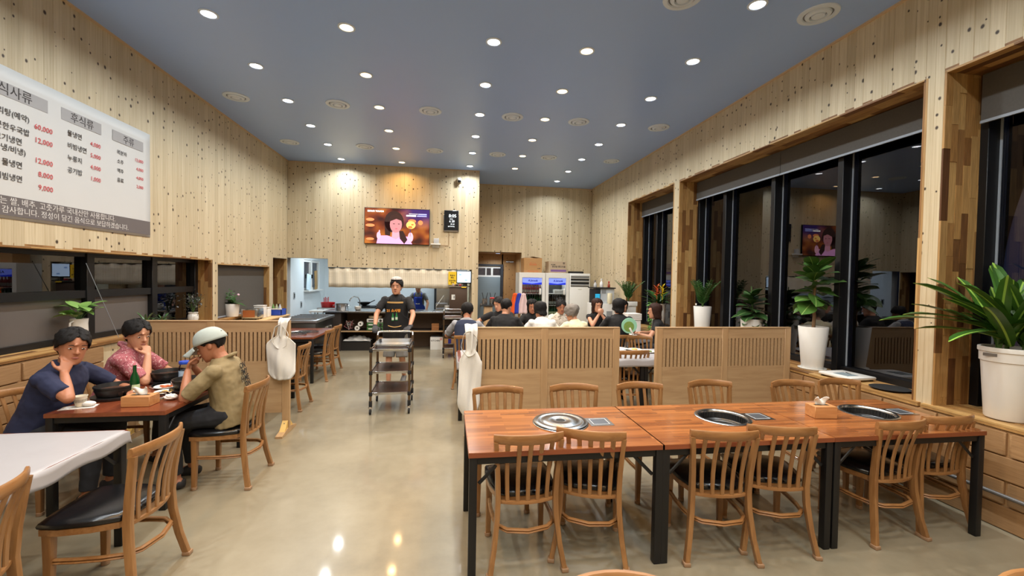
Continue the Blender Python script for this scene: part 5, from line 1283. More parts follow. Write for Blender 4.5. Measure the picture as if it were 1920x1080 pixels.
MB().b2((-.02, -.02, -.21), (.02, .02, -.14)).build('stand', M_RUBBER, mo); MB().b2((-.15, -.06, -.225), (.15, .08, -.205)).build('stand_base', M_RUBBER, mo)
ys = thing('yellow_notice', 'bright yellow paper notice beside the order monitor', 'sign', (.085, YK+.004, 1.69)); M_YEL = mat('yellow paper', (234, 196, 36), .7, var=.03)
MB().box((0, 0, 0), (.19, .006, .31)).build('paper', M_YEL, ys)
for s_, z_ in (('주문서', .05), ('확인', .0), ('포장가능', -.07), ('문의', -.12)): text(s_, .042, mat('black ink', (24, 22, 20), .7, var=0), ys, (0, -.0042, z_), (pi/2, 0, 0), align='CENTER', bold=.001)
cb = thing('brown_cabinet', 'brown metal warming cabinet with a latch on the counter end', 'cabinet', (.24, 10.40, .905)); MB().b2((-.22, -.22, 0), (.20, .25, .58)).build('body', mat('brown steel', (92, 76, 66), .4, .5), cb, bevel=.006); MB().b2((-.17, -.228, .28), (-.09, -.218, .40)).build('latch', M_PLASTIC, cb); MB().b2((-.12, -.233, .31), (-.105, -.226, .37)).build('latch_slot', M_RUBBER, cb); MB().b2((-.25, -.26, .58), (.22, .26, .60)).build('top_plate', M_STEEL, cb); MB().b2((.06, -.262, .565), (.17, -.258, .59)).build('label_strip', M_YEL, cb)
for i, (x, c, lab) in enumerate(((.14, (170, 150, 140), 'beige spice tin on top of the brown cabinet'), (.22, (60, 36, 36), 'dark sauce jar on top of the brown cabinet'), (.30, (160, 40, 40), 'red seasoning tub on top of the brown cabinet'))):
    j = thing('spice_jar', lab, 'jar', (x-.03, 10.20, 1.5055)); MB().lathe([(.03, 0), (.032, .004), (.032, .045), (.028, .05)], 14).build('body', mat('jar %d' % i, c, .4), j, smooth=True); MB().lathe([(.030, .05), (.030, .058)], 14).build('cap', M_PLASTIC, j)
# pots and bowls on the counter
def cook_pot(label, x, y, z, r, h, m=M_STEEL, lid=False, wok=False):
    t = thing('cooking_pot' if not wok else 'wok', label, 'pot', (x, y, z))
    if wok: MB().lathe([(.03, 0), (r*.6, h*.35), (r, h), (r-.006, h), (r*.58, h*.38), (.0, .008)], 28, cap=(True, False)).build('bowl', m, t, smooth=True); MB().tube([(r*.9, 0, h), (r*1.5, 0, h*1.6)], .012, 8).build('handle', m, t, smooth=True)
    else:
        MB().lathe([(r*.97, 0), (r, .006), (r, h), (r+.006, h+.002), (r-.004, h), (r-.004, .01), (0, .01)], 28, cap=(True, False)).build('body', m, t, smooth=True)
        for s in (-1, 1): MB().tube([(s*r, -.04, h*.75), (s*(r+.035), -.035, h*.76), (s*(r+.035), .035, h*.76), (s*r, .04, h*.75)], .007, 6).build('handle', m, t, smooth=True)
        if lid: l = MB().lathe([(r+.004, h+.002), (r*.8, h+.03), (.03, h+.045), (0, h+.045)], 28, cap=(True, False)).build('pot_lid', m, t, smooth=True); MB().lathe([(.012, h+.045), (.012, h+.06), (.022, h+.065), (.022, h+.078), (0, h+.08)], 12, cap=(True, False)).build('knob', M_RUBBER, l, smooth=True)
    return t
cook_pot('steel pot at the end of the kitchen counter', -2.46, 10.42, .905, .145, .15)
for i, (x, n_) in enumerate(((-2.08, 2), (-1.58, 1), (-1.40, 3), (-.02, 3))):
    for k in range(n_):
        b_ = thing('white_bowl', ['white bowl stacked beside the steel pot', 'single white bowl next to the waiter', 'white bowl in the taller stack behind the waiter', 'white bowl stacked in front of the cook'][i], 'bowl', (x, 10.35, .905+.034*k), 0, 'white bowls on the counter')
        MB().lathe([(.04, 0), (.05, .004), (.075, .05), (.078, .062), (.072, .062), (.045, .008), (0, .008)], 20, cap=(True, False)).build('shell', M_CERAM, b_, smooth=True)
fa = thing('tap', 'tall curved steel tap behind the kitchen counter', 'tap', (-2.28, 10.95, .88)); MB().tube([(.12, 0, 0), (.12, 0, .22), (.08, 0, .30), (-.02, 0, .32), (-.10, 0, .26), (-.12, 0, .2)], .012, 8).build('spout', M_CHROME, fa, smooth=True); MB().lathe([(.03, 0), (.026, .05)], 12, (.12, 0, 0)).build('base', M_CHROME, fa)
sk = thing('steel_sink_table', 'steel work table with a tap behind the counter', 'counter', (-2.30, 11.0, 0)); MB().b2((-.35, -.22, .84), (.45, .25, .88)).build('top', M_STEEL, sk, bevel=.004)
for sx in (-.32, .42):
    for sy in (-.19, .22): MB().box((sx, sy, .42), (.03, .03, .84)).build('leg', M_STEEL, sk)
rg = thing('gas_range', 'long black topped gas range along the kitchen back wall', 'stove', (-1.55, 12.55, 0)); MB().b2((-.95, -.35, 0), (.85, .35, .82)).build('body', M_STEEL, rg, bevel=.006); MB().b2((-.95, -.34, .82), (.85, .34, .85)).build('hob', M_RUBBER, rg)
for i in range(5): MB().lathe([(.12, .85), (.12, .87), (.09, .87), (.09, .85)], 16, (-.75+.36*i, 0, 0), cap=(False, False)).build('burner', M_RUBBER, rg)
cook_pot('black wok on the gas range', -2.33, 12.45, .872, .19, .10, M_RUBBER, wok=True); cook_pot('big lidded stock pot on the gas range', -1.45, 12.55, .872, .23, .22, M_STEEL, lid=True); cook_pot('small black pan on the gas range', -1.90, 12.4, .872, .07, .05, M_RUBBER)
rb = thing('utensil_basket', 'red plastic basket with tools on a steel trolley by the kitchen wall', 'basket', (-3.02, 11.4, .90)); MB().lathe([(.13, 0), (.15, .004), (.17, .12), (.175, .125), (.165, .12), (.14, .01), (0, .01)], 20, cap=(True, False)).build('shell', M_RED, rb, smooth=True)
for i in range(4): MB().tube([(-.08+.03*i, 0, .02), (-.10+.035*i, .01, .24+.02*(i % 2))], .010, 6).build('tool_handle', M_RED, rb)
tl = thing('steel_trolley', 'small steel trolley carrying the red basket by the kitchen wall', 'trolley', (-3.0, 11.4, 0)); MB().b2((-.22, -.25, .87), (.26, .25, .90)).build('top', M_STEEL, tl); MB().b2((-.22, -.25, .45), (.26, .25, .47)).build('shelf', M_STEEL, tl)
for sx in (-.2, .24):
    for sy in (-.23, .23): MB().box((sx, sy, .435), (.025, .025, .87)).build('leg', M_STEEL, tl)
r2 = cook_pot('red pan hanging over the trolley edge in the kitchen', -2.80, 11.32, .902, .10, .07, M_RED)
for lab, y, rot, w, h, c in (('white cutting board leaning in the kitchen window', 11.55, -.14, .30, .40, (206, 228, 240)), ('tan wooden board leaning in the kitchen window', 12.15, .10, .20, .50, (168, 134, 82))):
    b_ = thing('cutting_board', lab, 'board', (XL+.03, y, 1.325)); MB().box((.01, 0, h/2), (.02, w, h), (rot, 0, 0)).build('board', mat(lab[:12], c, .5), b_, bevel=.004)
sb = thing('window_shelf', 'narrow white shelf under the kitchen window', 'shelf', (XL, 11.9, 1.29)); MB().b2((0, -.6, 0), (.12, .65, .03)).build('board', M_PLASTIC, sb)
for y, z, lab in ((10.62, 1.22, 'small dark wall switch by the kitchen passage'), (11.1, .98, 'dark double socket low on the kitchen wall')):
    o = thing('wall_switch', lab, 'switch', (XL, y, z)); MB().b2((0, -.04, -.08), (.012, .04, .08)).build('plate', mat('grey switch plate', (150, 158, 164), .4), o); MB().b2((.012, -.022, -.05), (.018, .022, .05)).build('rocker', M_RUBBER, o)
fr = thing('steel_fridge', 'tall steel kitchen fridge behind the cook', 'fridge', (.0, 12.55, 0)); MB().b2((-.34, -.35, .05), (.45, .38, 1.85)).build('body', M_STEEL, fr, bevel=.006); MB().b2((-.33, -.37, .08), (.05, -.35, .95)).build('door', M_STEEL, fr); MB().b2((-.33, -.37, .98), (.05, -.35, 1.82)).build('door', M_STEEL, fr); MB().b2((-.40, -.3, 0), (-.345, .35, 1.9)).build('side_post', M_RUBBER, fr)
wr = thing('dish_rack', 'chrome wire rack standing on the counter beside the cabinet', 'rack', (-.16, 10.45, .905)); mb = MB()
for x in (-.13, .13):
    for y_ in (-.1, .1): mb.tube([(x, y_, 0), (x, y_, .18)], .006, 6)
for z in (.06, .18): mb.tube([(-.13, -.1, z), (.13, -.1, z), (.13, .1, z), (-.13, .1, z), (-.13, -.1, z)], .006, 6)
mb.build('frame', M_CHROME, wr); MB().box((-.04, 0, .24), (.01, .18, .30), (0, .6, 0)).build('tilted_plate', M_PLASTIC, wr)
# below the counter
def roll(x, z, lab):
    o = thing('paper_roll', lab, 'paper roll', (x, 10.22, z), 0, 'paper rolls under the counter'); MB().lathe([(.02, -.05), (.055, -.05), (.055, .05), (.02, .05), (.02, -.05)], 20, cap=(False, False)).xf(Matrix.Rotation(pi/2, 4, 'X')).build('roll', M_CLOTH, o, smooth=True)
roll(-2.06, .511, 'white paper roll lying on the shelf under the counter'); roll(-1.99, .609, 'white paper roll lying on top of another under the counter')
for i in range(3):
    o = thing('gas_stove_case', ['green portable stove case at the bottom of the shelf stack', 'green portable stove case in the middle of the shelf stack', 'white portable stove case on top of the shelf stack'][i], 'stove case', (-1.66, 10.30, .456+.093*i), 0); MB().b2((-.19, -.13, 0), (.19, .14, .085)).build('case', mat('stove green', (66, 112, 62), .35) if i < 2 else M_PLASTIC, o, bevel=.015); MB().lathe([(.03, 0), (.03, .012), (.016, .014)], 16, cap=(True, True)).xf(Matrix.Rotation(pi/2, 4, 'X')).build('dial', M_RUBBER, o, (.12, -.13, .045)); MB().b2((-.15, -.134, .03), (.02, -.129, .055)).build('grip', M_PLASTIC if i < 2 else M_RUBBER, o)
o = thing('lidded_tub', 'beige tub lying on top of the stove cases', 'tub', (-1.68, 10.30, .736)); MB().lathe([(.13, 0), (.15, .01), (.15, .05), (.14, .06)], 24).build('shell', mat('beige tub', (188, 172, 146), .5), o, smooth=True)
o = thing('cable_bundle', 'tangled dark cables and clutter on the shelf end', 'cable'); q = random.Random(3); o.location = (-2.25, 10.25, .456)
for i in range(6): MB().tube([(q.uniform(-.12, .1), q.uniform(-.05, .1), .01+q.random()*.22) for _ in range(7)], .006, 5).build('cable', [M_RUBBER, mat('pink cord', (190, 120, 120), .6), M_PLASTIC][i % 3], o, smooth=True)
o = thing('crumpled_bag', 'crumpled white plastic bag in the drawer tray under the counter', 'bag', (-2.08, 10.38, .20)); mb = MB()
mb.grid(lambda u, v: (.30*(u*2-1), .16*(v*2-1), .10*sin(pi*u)*sin(pi*v)+.03*sin(17*u+3*v)*sin(13*v)+.01), 20, 12).build('film', M_PLASTIC, o, smooth='all', solid=.003)
def carton(label, x, y, z, w, d, h, c=None, rz=0., tape=None, words=(), open_=False):
    t = thing('carton', label, 'box', (x, y, z), rz); m_ = c or M_CARD
    MB().b2((-w/2, -d/2, 0), (w/2, d/2, h)).build('box', m_, t, bevel=.003, seg=1)
    if tape: MB().b2((-.035, -d/2-.0015, h*.45), (.035, -d/2+.0005, h+.001)).build('tape', tape, t)
    if open_:
        for s in (-1, 1): MB().box((s*w*.25, 0, h+.02), (w*.5, d*.98, .004), (0, s*.16, 0)).build('flap', m_, t)
    for wd, sz, wx, wz, wm in words: text(wd, sz, wm, t, (wx, -d/2-.001, wz), (pi/2, 0, 0), align='CENTER', bold=.0008)
    return t
M_INKO = mat('orange ink', (206, 110, 70), .8, var=0); M_INKP = mat('purple ink', (120, 84, 140), .8, var=0); M_INKB = mat('blue tape', (50, 50, 140), .4)
carton('brown carton with a red mark under the counter behind the cart', -1.40, 10.42, 0, .46, .4, .29, words=(('◎ 한우', .06, .0, .12, M_INKR),))
carton('white carton with black lettering under the counter', -.26, 10.38, 0, .30, .4, .30, M_PLASTIC, words=(('KITCHEN', .05, -.03, .2, M_INK), ('◎', .06, .10, .23, M_INKR)))
carton('brown carton with blue tape next to the white carton', .04, 10.38, 0, .28, .4, .26, tape=M_INKB, words=(('▪▪▪', .03, .0, .06, M_INK),)); carton('brown carton with blue tape below the black pans', .33-.0, 10.38, 0, .26, .4, .26, tape=M_INKB, words=(('▪▪▪', .03, .0, .06, M_INK),))
o = thing('plastic_packet', 'blue and white plastic packet lying on the taped cartons', 'packet', (.22, 10.30, .262), .1); MB().ell((0, 0, .03), (.16, .10, .03), 16, 8).build('packet', M_PLASTIC, o, smooth='all'); MB().b2((-.07, -.101, .022), (.09, -.085, .045)).build('print', M_BLUE, o)
for x, lab in ((-.02, 'black round pan on the shelf beside the wooden trays'), (.22, 'black round pan at the shelf end')):
    o = thing('black_pan', lab, 'pan', (x, 10.34, .456)); MB().lathe([(.10, 0), (.125, .01), (.135, .09), (.13, .095), (.118, .02), (0, .015)], 28, cap=(True, False)).build('body', M_RUBBER, o, smooth=True)
for k in range(5):
    o = thing('wooden_tray', 'small wooden tray in the stack on the counter shelf', 'tray', (-.30, 10.30, .456+.032*k), 0, 'stacked wooden trays'); MB().b2((-.085, -.1, 0), (.085, .1, .026)).build('base', grain('tray wood', (150, 96, 52), (176, 122, 74), 'X'), o, bevel=.004)
# ---- stand with ladles beside the corridor
o = thing('ladle_stand', 'wooden stand holding a black tray of ladles near the vest man', 'stand', (.86, 9.35, 0)); MB().b2((-.09, -.09, 0), (.09, .09, 1.10)).build('pedestal', M_PARTV, o, bevel=.004); MB().b2((-.17, -.12, 1.10), (.17, .12, 1.12)).build('tray', M_RUBBER, o)
for x, lab, fill in ((-.08, 'steel can of ladles on the wooden stand', None), (.09, 'steel can heaped with red peppers on the wooden stand', M_RED)):
    c = thing('steel_can', lab, 'can', (.86+x, 9.35, 1.121)); MB().lathe([(.06, 0), (.062, .004), (.062, .14), (.056, .14), (.056, .02), (0, .02)], 20, cap=(True, False)).build('can', M_STEEL, c, smooth=True)
    for i in range(2): MB().tube([(.01*i, 0, .03), (-.05+.12*i, .01, .27)], .007, 6).build('ladle_handle', M_RUBBER, c)
    if fill:
        for i in range(7): MB().ell((.035*cos(i*2.4)*(i > 0), .035*sin(i*2.4), .15), (.02, .02, .02), 8, 6).build('pepper', fill, c, smooth='all')
# ================================================================== FAR WALL: FRIDGES, AIR CONDITIONER, COATS
def showcase(label, x0, x1, seed):
    w = x1-x0; t = thing('drinks_fridge', label, 'fridge', ((x0+x1)/2, 10.95, 0)); h = w/2
    MB().b2((-h, .06, .12), (-h+.05, .6, 1.80)).b2((h-.05, .06, .12), (h, .6, 1.80)).b2((-h+.05, .56, .12), (h-.05, .6, 1.80)).b2((-h, .06, 0), (h, .6, .12)).b2((-h, .06, 1.80), (h, .6, 1.87)).build('cabinet', M_PLASTIC, t)
    d = MB().b2((-h, .0, .1), (-h+.08, .055, 1.86)).b2((h-.08, .0, .1), (h, .055, 1.86)).b2((-h+.08, .0, 1.74), (h-.08, .055, 1.86)).b2((-h+.08, .0, .1), (h-.08, .055, .2)).build('door', M_PLASTIC, t)
    MB().b2((-h+.08, .02, .2), (h-.08, .026, 1.74)).build('glass', M_CLEAR, d)
    MB().b2((h-.16, -.03, 1.30), (h-.11, .0, 1.46)).build('handle', M_PLASTIC, d, bevel=.01)
    b_ = MB().b2((-h+.09, .012, 1.56), (h-.09, .018, 1.73)).build('sign_strip', emis('fridge sign', (120, 140, 250), .75), d); MB().prism([(-h+.09, 1.56), (h-.09, 1.56), (h-.09, 1.62), (0, 1.585), (-h+.09, 1.61)], .0105, .0125, 'Y').build('sign_wave', emis('fridge sign deep', (24, 44, 190), .7), b_)
    text('A.brook', .075, mat('navy ink', (20, 26, 80), .6, var=0), b_, (.02, .0095, 1.64), (pi/2, 0, 0), align='CENTER', bold=.002)
    MB().b2((-h+.05, .55, .12), (h-.05, .558, 1.8)).build('inner_back', mat('fridge inner', (66, 66, 62), .5), t)
    ld = bpy.data.lights.new('fridge_glow', 'AREA'); ld.shape = 'RECTANGLE'; ld.size = w-.2; ld.size_y = .04; ld.energy = 2.2; lo = bpy.data.objects.new('lamp_light', ld); COL.objects.link(lo); lo.parent = t; lo.location = (0, .09, 1.79); lo.rotation_euler = (R(12), 0, 0)
    for z in (.45, .75, 1.02, 1.32): MB().b2((-h+.05, .08, z-.012), (h-.05, .55, z)).build('shelf', M_PLASTIC, t)
    return t
showcase('white glass door drinks fridge with green bottles beside the coats', 1.81, 2.50, 1); showcase('white glass door drinks fridge next to the air conditioner', 2.515, 3.145, 2)
def bottle_mesh(m, lab):
    a = MB().lathe([(.026, 0), (.030, .004), (.031, .13), (.026, .16), (.012, .20), (.011, .245), (.0125, .25), (0, .25)], 12, cap=(True, False)).mesh('bottle_glass', m, smooth=True)
    b = MB().lathe([(.0316, .03), (.0316, .10)], 12, cap=(False, False)).mesh('label', lab)
    c = MB().lathe([(.0135, .245), (.0135, .262), (0, .262)], 10, cap=(False, False)).mesh('cap', M_STEEL)
    return a, b, c
BG = bottle_mesh(M_BOTTLEG, mat('pale green label', (196, 212, 170), .6)); BD = bottle_mesh(mat('brown bottle glass', (50, 30, 16), .1), mat('silver label', (150, 156, 150), .5)); BK = bottle_mesh(mat('red can', (120, 40, 40), .3), mat('grey label', (160, 150, 140), .5))
def bottle(x, y, z, kit, label, group):
    t = thing('bottle', label, 'bottle', (x, y, z), 0, group)
    for nm, me in zip(('bottle_glass', 'label', 'cap'), kit): link(nm, me, t)
for i in range(9):
    bottle(1.925+.0655*i, 11.08, 1.021, BG, 'green bottle with pale label on the upper shelf of the bottle fridge', 'bottles in the drinks fridges')
    if i < 8: bottle(2.60+.0655*i, 11.08, 1.021, BD, 'brown bottle with silver label in the fridge by the air conditioner', 'bottles in the drinks fridges'); bottle(1.93+.066*i, 11.08, 1.321, BK, 'dark red bottle on the top shelf of the bottle fridge', 'bottles in the drinks fridges')
    if i < 8: bottle(1.93+.066*i, 11.08, .751, BD, 'brown bottle on the middle shelf of the bottle fridge', 'bottles in the drinks fridges'); bottle(2.60+.0655*i, 11.08, .751, BG, 'green bottle on the middle shelf of the fridge by the air conditioner', 'bottles in the drinks fridges')
o = thing('food_box', 'white box on the top shelf of the fridge by the air conditioner', 'box', (2.90, 11.15, 1.321)); MB().b2((-.12, -.1, 0), (.12, .1, .11)).build('box', M_PLASTIC, o, bevel=.006)
carton('tan carton with orange print on top of the bottle fridge', 2.17, 11.22, 1.871, .49, .38, .38, rz=.06, open_=True, words=(('○ ──', .05, 0, .24, M_INKO), ('한우곰탕', .055, 0, .19, M_INKO), ('▲ ▲ ▲ ▲ ▲ ▲', .04, 0, .03, M_INKO), ('21.000', .03, .16, .10, M_INK)))
cc = carton('grey tan carton with dark lettering and purple band on the fridge', 2.84, 11.22, 1.871, .48, .36, .31, mat('grey cardboard', (178, 158, 132), .8), rz=.04, words=(('영양살 핸드타월', .055, .03, .15, M_INK), ('■ 무형광', .03, -.12, .21, M_INK), ('▤', .06, .17, .24, M_INK))); MB().b2((-.19, -.1815, .035), (.235, -.1805, .09)).build('purple_band', M_INKP, cc)
ac = thing('air_conditioner', 'white floor standing air conditioner with dark louvres', 'air conditioner', (3.44, 10.95, 0)); MB().b2((-.28, 0, 0), (.28, .38, 1.87)).build('body', M_PLASTIC, ac, bevel=.012)
MB().b2((-.25, -.004, 1.52), (.25, .002, 1.82)).build('grille_recess', M_RUBBER, ac)
for z in (1.56, 1.66, 1.745, 1.80): MB().box((0, -.008, z), (.50, .03, .034), (.35, 0, 0)).build('louvre', mat('grey louvre', (176, 178, 178), .4), ac, bevel=.004)
MB().b2((-.26, -.012, .15), (.26, .001, 1.50)).build('front_panel', M_PLASTIC, ac, bevel=.006); MB().ell((0, -.012, 1.46), (.06, .006, .022), 14, 8).build('badge', M_CERAM, ac, smooth='all')
o = thing('set_top_box', 'flat black box lying on the air conditioner', 'device', (3.37, 11.12, 1.871)); MB().b2((-.18, -.12, 0), (.18, .12, .055)).build('case', M_RUBBER, o, bevel=.004)
cs = thing('coat_rail', 'plain wooden rail post that the bright jackets hang on', 'coat rack', (1.74, 10.45, 0)); MB().b2((-.03, -.03, 0), (.03, .03, 1.36)).build('post', M_PARTV, cs, bevel=.004); MB().b2((-.20, -.2, 0), (.20, .2, .03)).build('base', M_PARTV, cs); MB().tube([(-.16, -.05, 1.33), (.12, -.05, 1.33)], .012, 8).build('peg', M_PARTV, cs)
for i, (x, c, lab) in enumerate(((-.13, (226, 92, 30), 'orange jacket hanging beside the drinks fridge'), (-.03, (40, 60, 170), 'deep blue jacket hanging between the orange and pink ones'), (.07, (224, 196, 196), 'pale pink jacket hanging next to the fridge'))):
    o = thing('hanging_jacket', lab, 'jacket', (1.74+x, 10.36-.02*i, 1.36)); MB().grid(lambda u, v: ((u*2-1)*(.05+.06*min(1, v*2)), -.035-.02*sin(pi*u)-.014*sin(u*14+v*3), -.02*abs(u*2-1)-v*.50), 14, 14).build('cloth', mat('jacket %d' % i, c, .8), o, smooth='all', solid=.01)
# ---- drinks corner by the far window
o = thing('white_chest', 'white chest cabinet under the water dispenser', 'cabinet', (3.60, 9.60, 0)); MB().b2((-.32, -.25, 0), (.28, .25, 1.17)).build('body', M_PLASTIC, o, bevel=.01); MB().b2((-.02, -.255, .85), (.12, -.249, 1.0)).build('tap_recess', mat('recess grey', (150, 154, 158), .4), o); text('LH', .07, mat('grey ink', (140, 146, 150), .5), o, (.10, -.2515, 1.03), (pi/2, 0, 0))
wd_ = thing('coffee_machine', 'grey and black coffee machine with a blue display on the white chest', 'coffee machine', (3.55, 9.58, 1.171)); MB().b2((-.10, -.15, 0), (.24, .2, .35)).build('body', mat('pale blue grey plastic', (196, 204, 212), .35), wd_, bevel=.006); MB().b2((-.24, -.17, 0), (-.10, .2, .33)).build('column', M_RUBBER, wd_, bevel=.006); MB().b2((-.225, -.174, .05), (-.115, -.169, .22)).build('display', emis('dispenser display', (40, 150, 190), .8), wd_); MB().b2((-.27, -.19, .345), (.26, .21, .368)).build('tray_top', M_RUBBER, wd_)
MB().b2((-.06, -.155, .23), (.04, -.149, .32)).build('nozzle_panel', mat('recess grey', (150, 154, 158), .4), wd_)
for x, r_, h_, c, lab, cap_ in ((3.37, .035, .13, (190, 192, 194), 'small steel shaker on top of the coffee machine', M_CHROME), (3.52, .038, .17, (236, 236, 236), 'white pump bottle with dark print on the coffee machine', M_PLASTIC), (3.70, .030, .11, (150, 60, 40), 'red capped jar on the coffee machine', M_RED)):
    o = thing('counter_bottle', lab, 'bottle', (x, 9.55, 1.5405)); MB().lathe([(r_*.95, 0), (r_, .004), (r_, h_*.6), (r_*.45, h_*.8), (r_*.4, h_)], 16).build('body', mat('b'+lab[:9], c, .35), o, smooth=True); MB().lathe([(r_*.6, h_), (r_*.6, h_+.03), (0, h_+.032)], 12, cap=(True, False)).build('cap', cap_, o, smooth=True)
o = thing('cup_stack', 'stack of cream paper cups beside the coffee machine', 'cups', (3.66, 9.38, 1.171)); MB().lathe([(.04, 0), (.055, .04), (.055, .20), (.05, .24), (0, .245)], 18, cap=(True, False)).build('sleeve', mat('cream cup', (240, 232, 200), .5), o, smooth=True)
o = thing('paper_stack', 'pile of white papers and boxes low by the far planter', 'papers', (3.42, 7.62, 0)); MB().b2((-.12, -.13, 0), (.12, .13, .98)).build('stand', M_PLASTIC, o, bevel=.004)
for k in range(4): MB().b2((-.13, -.14, .985+.03*k), (.13, .14, 1.01+.03*k)).build('sheaf', M_CLOTH, o)
# ================================================================== LEFT LEDGE AND RANGE
o = thing('low_ledge_cabinet', 'tan laminate ledge cabinet continuing the left sill', 'cabinet', (-3.33, 8.35, 0)); MB().b2((-.20, -.75, 0), (.20, .68, .90)).build('body', M_PART, o); MB().b2((-.21, -.77, .90), (.22, .70, .93)).build('top', M_POST, o, bevel=.004)
o = thing('mini_oven', 'brown fronted steel toaster oven on the left ledge', 'oven', (-3.36, 7.98, .931)); MB().b2((-.13, -.12, .02), (.13, .14, .19)).build('body', M_STEEL, o, bevel=.012); MB().b2((-.10, -.126, .045), (.09, -.118, .165)).build('door', mat('brown oven glass', (166, 98, 56), .3), o); MB().tube([(-.115, -.14, .06), (-.115, -.14, .16)], .007, 6).build('handle', M_CHROME, o)
for x, y_ in ((-.1, -.1), (.1, -.1), (-.1, .1), (.1, .1)): MB().lathe([(.012, 0), (.012, .022)], 8, (x, y_, 0)).build('foot', M_RUBBER, o)
for i, (y_, h_, lab) in enumerate(((8.25, .21, 'tall white container next to the toaster oven'), (8.45, .16, 'short white container beside the blue basket'))):
    o = thing('white_container', lab, 'container', (-3.34, y_, .931)); MB().b2((-.08, -.075, 0), (.08, .075, h_)).build('body', M_PLASTIC, o, bevel=.012); MB().b2((-.084, -.08, h_), (.084, .08, h_+.018)).build('cover', M_CERAM, o, bevel=.005)
o = thing('blue_basket', 'blue plastic basket of bottles at the end of the left ledge', 'basket', (-3.28, 8.82, .931)); MB().b2((-.13, -.12, 0), (.13, .13, .008)).b2((-.13, -.12, 0), (-.12, .13, .12)).b2((.12, -.12, 0), (.13, .13, .12)).b2((-.13, -.12, 0), (.13, -.11, .12)).b2((-.13, .12, 0), (.13, .13, .12)).build('shell', M_BLUE, o); MB().b2((-.14, -.13, .115), (.14, -.115, .135)).build('rim', M_PLASTIC, o)
for i, (x, c) in enumerate(((-.06, (120, 160, 90)), (.0, (190, 200, 160)), (.06, (200, 206, 210)))): MB().lathe([(.026, .01), (.026, .15), (.012, .19), (.012, .21)], 12, (x, 0, 0)).build('bottle_in_basket', mat('basket bottle %d' % i, c, .3), o, smooth=True)
o = thing('steel_range', 'steel range with a grated top by the kitchen passage', 'stove', (-2.83, 9.22, 0)); MB().b2((-.33, -.62, .06), (.33, .60, .80)).build('body', M_STEELD, o, bevel=.004); MB().b2((-.36, -.66, .80), (.36, .64, .85)).build('top', mat('grey steel top', (150, 156, 164), .3, .8), o, bevel=.004)
for i in range(7): MB().box((0, -.5+.165*i, .862), (.62, .03, .018)).build('grate_bar', M_STEEL, o)
for i in range(2): MB().lathe([(.035, 0), (.035, .03), (.02, .034)], 14, cap=(True, True)).xf(Matrix.Rotation(pi/2, 4, 'Y')).build('knob', M_STEEL, o, (.33, .15+.25*i, .62))
o = thing('blue_crate', 'blue plastic crate on the floor at the kitchen passage', 'crate', (-2.98, 10.55, .0)); MB().b2((-.22, -.16, .0), (.18, .16, .04)).b2((-.22, -.16, .0), (-.20, .16, .55)).b2((.16, -.16, .0), (.18, .16, .55)).b2((-.22, -.16, .0), (.18, -.14, .50)).b2((-.22, .14, .0), (.18, .16, .55)).build('shell', M_BLUE, o); MB().ell((0, 0, .5), (.16, .12, .1), 12, 8).build('blue_bag', mat('dark blue bag', (40, 84, 140), .5), o, smooth='all')
o = thing('white_prep_table', 'low white table in the kitchen passage', 'table', (-2.98, 10.95, 0)); MB().b2((-.3, -.2, .82), (.3, .2, .86)).build('top', M_PLASTIC, o)
for sx in (-.27, .27):
    for sy in (-.17, .17): MB().box((sx, sy, .41), (.03, .03, .82)).build('leg', M_PLASTIC, o)
# ================================================================== TABLE TOPS
def tissue(label, x, y, z, rz, w=.16, d=.10, h=.065, empty=False):
    t = thing('tissue_box', label, 'tissue box', (x, y, z), rz); m_ = grain('light box wood', (178, 122, 72), (202, 150, 98), 'X', 30, 10)
    MB().b2((-w/2, -d/2, 0), (w/2, d/2, h)).build('box', m_, t, bevel=.003, seg=1); MB().b2((-w*.32, -.012, h-.0005), (w*.32, .012, h+.0008)).build('slot', M_RUBBER, t)
    if not empty:
        MB().grid(lambda u, v: ((u*2-1)*.035*(1+.5*v), .012*sin(7*u+4*v)*(.4+v)+.004, h-.005+.055*v+.014*sin(9*u)*v), 12, 6).build('tissue', M_CLOTH, t, smooth='all', solid=.002)
    return t
tissue('wooden tissue box with a white tissue on the long orange table', 2.755, 2.79, .7355, R(-8), .165, .11, .088)
zt = .7285
tissue('wooden tissue box near the corner of the diners table', -2.275, 3.56, zt, R(0), .19, .12, .075)
def hotpot(label, x, y, rz=0.):
    t = thing('hot_pot', label, 'pot', (x, y, zt), rz); t.scale = (1.14, 1.14, 1.14); m_ = mat('black stoneware', (26, 25, 25), .35)
    MB().lathe([(.10, 0), (.125, .003), (.13, .018), (.12, .02), (.0, .012)], 28, cap=(True, False)).build('base_tray', m_, t, smooth=True); MB().lathe([(.082, .018), (.098, .024), (.112, .062), (.110, .075), (.116, .078), (.116, .088), (.106, .088), (.092, .040), (0, .036)], 28, cap=(True, False)).build('bowl', m_, t, smooth=True)
    MB().lathe([(0, .060), (.100, .060)], 24, cap=(False, False)).build('broth', mat('dark broth', (70, 40, 24), .2), t); return t
hp1 = hotpot('black stone hot pot in front of the navy shirted man', -2.60, 3.79); hotpot('black stone hot pot in front of the pink shirted man', -2.52, 4.30); h3 = hotpot('black stone hot pot with a spoon in front of the cap wearer', -2.16, 3.98)
o = thing('spoon', 'steel spoon standing in the hot pot of the cap wearer', 'spoon', (-2.16, 3.98, zt+.062)); MB().tube([(.03, 0, 0), (.06, .05, .05), (.085, .10, .08)], [.006, .003, .004], 6).build('handle', M_CHROME, o, smooth=True); MB().ell((.02, -.02, .002), (.022, .030, .006), 10, 6).build('bowl', M_CHROME, o, smooth='all')
o = thing('soju_bottle', 'green bottle with pale label beside the wooden tissue box', 'bottle', (-2.47, 3.80, zt))
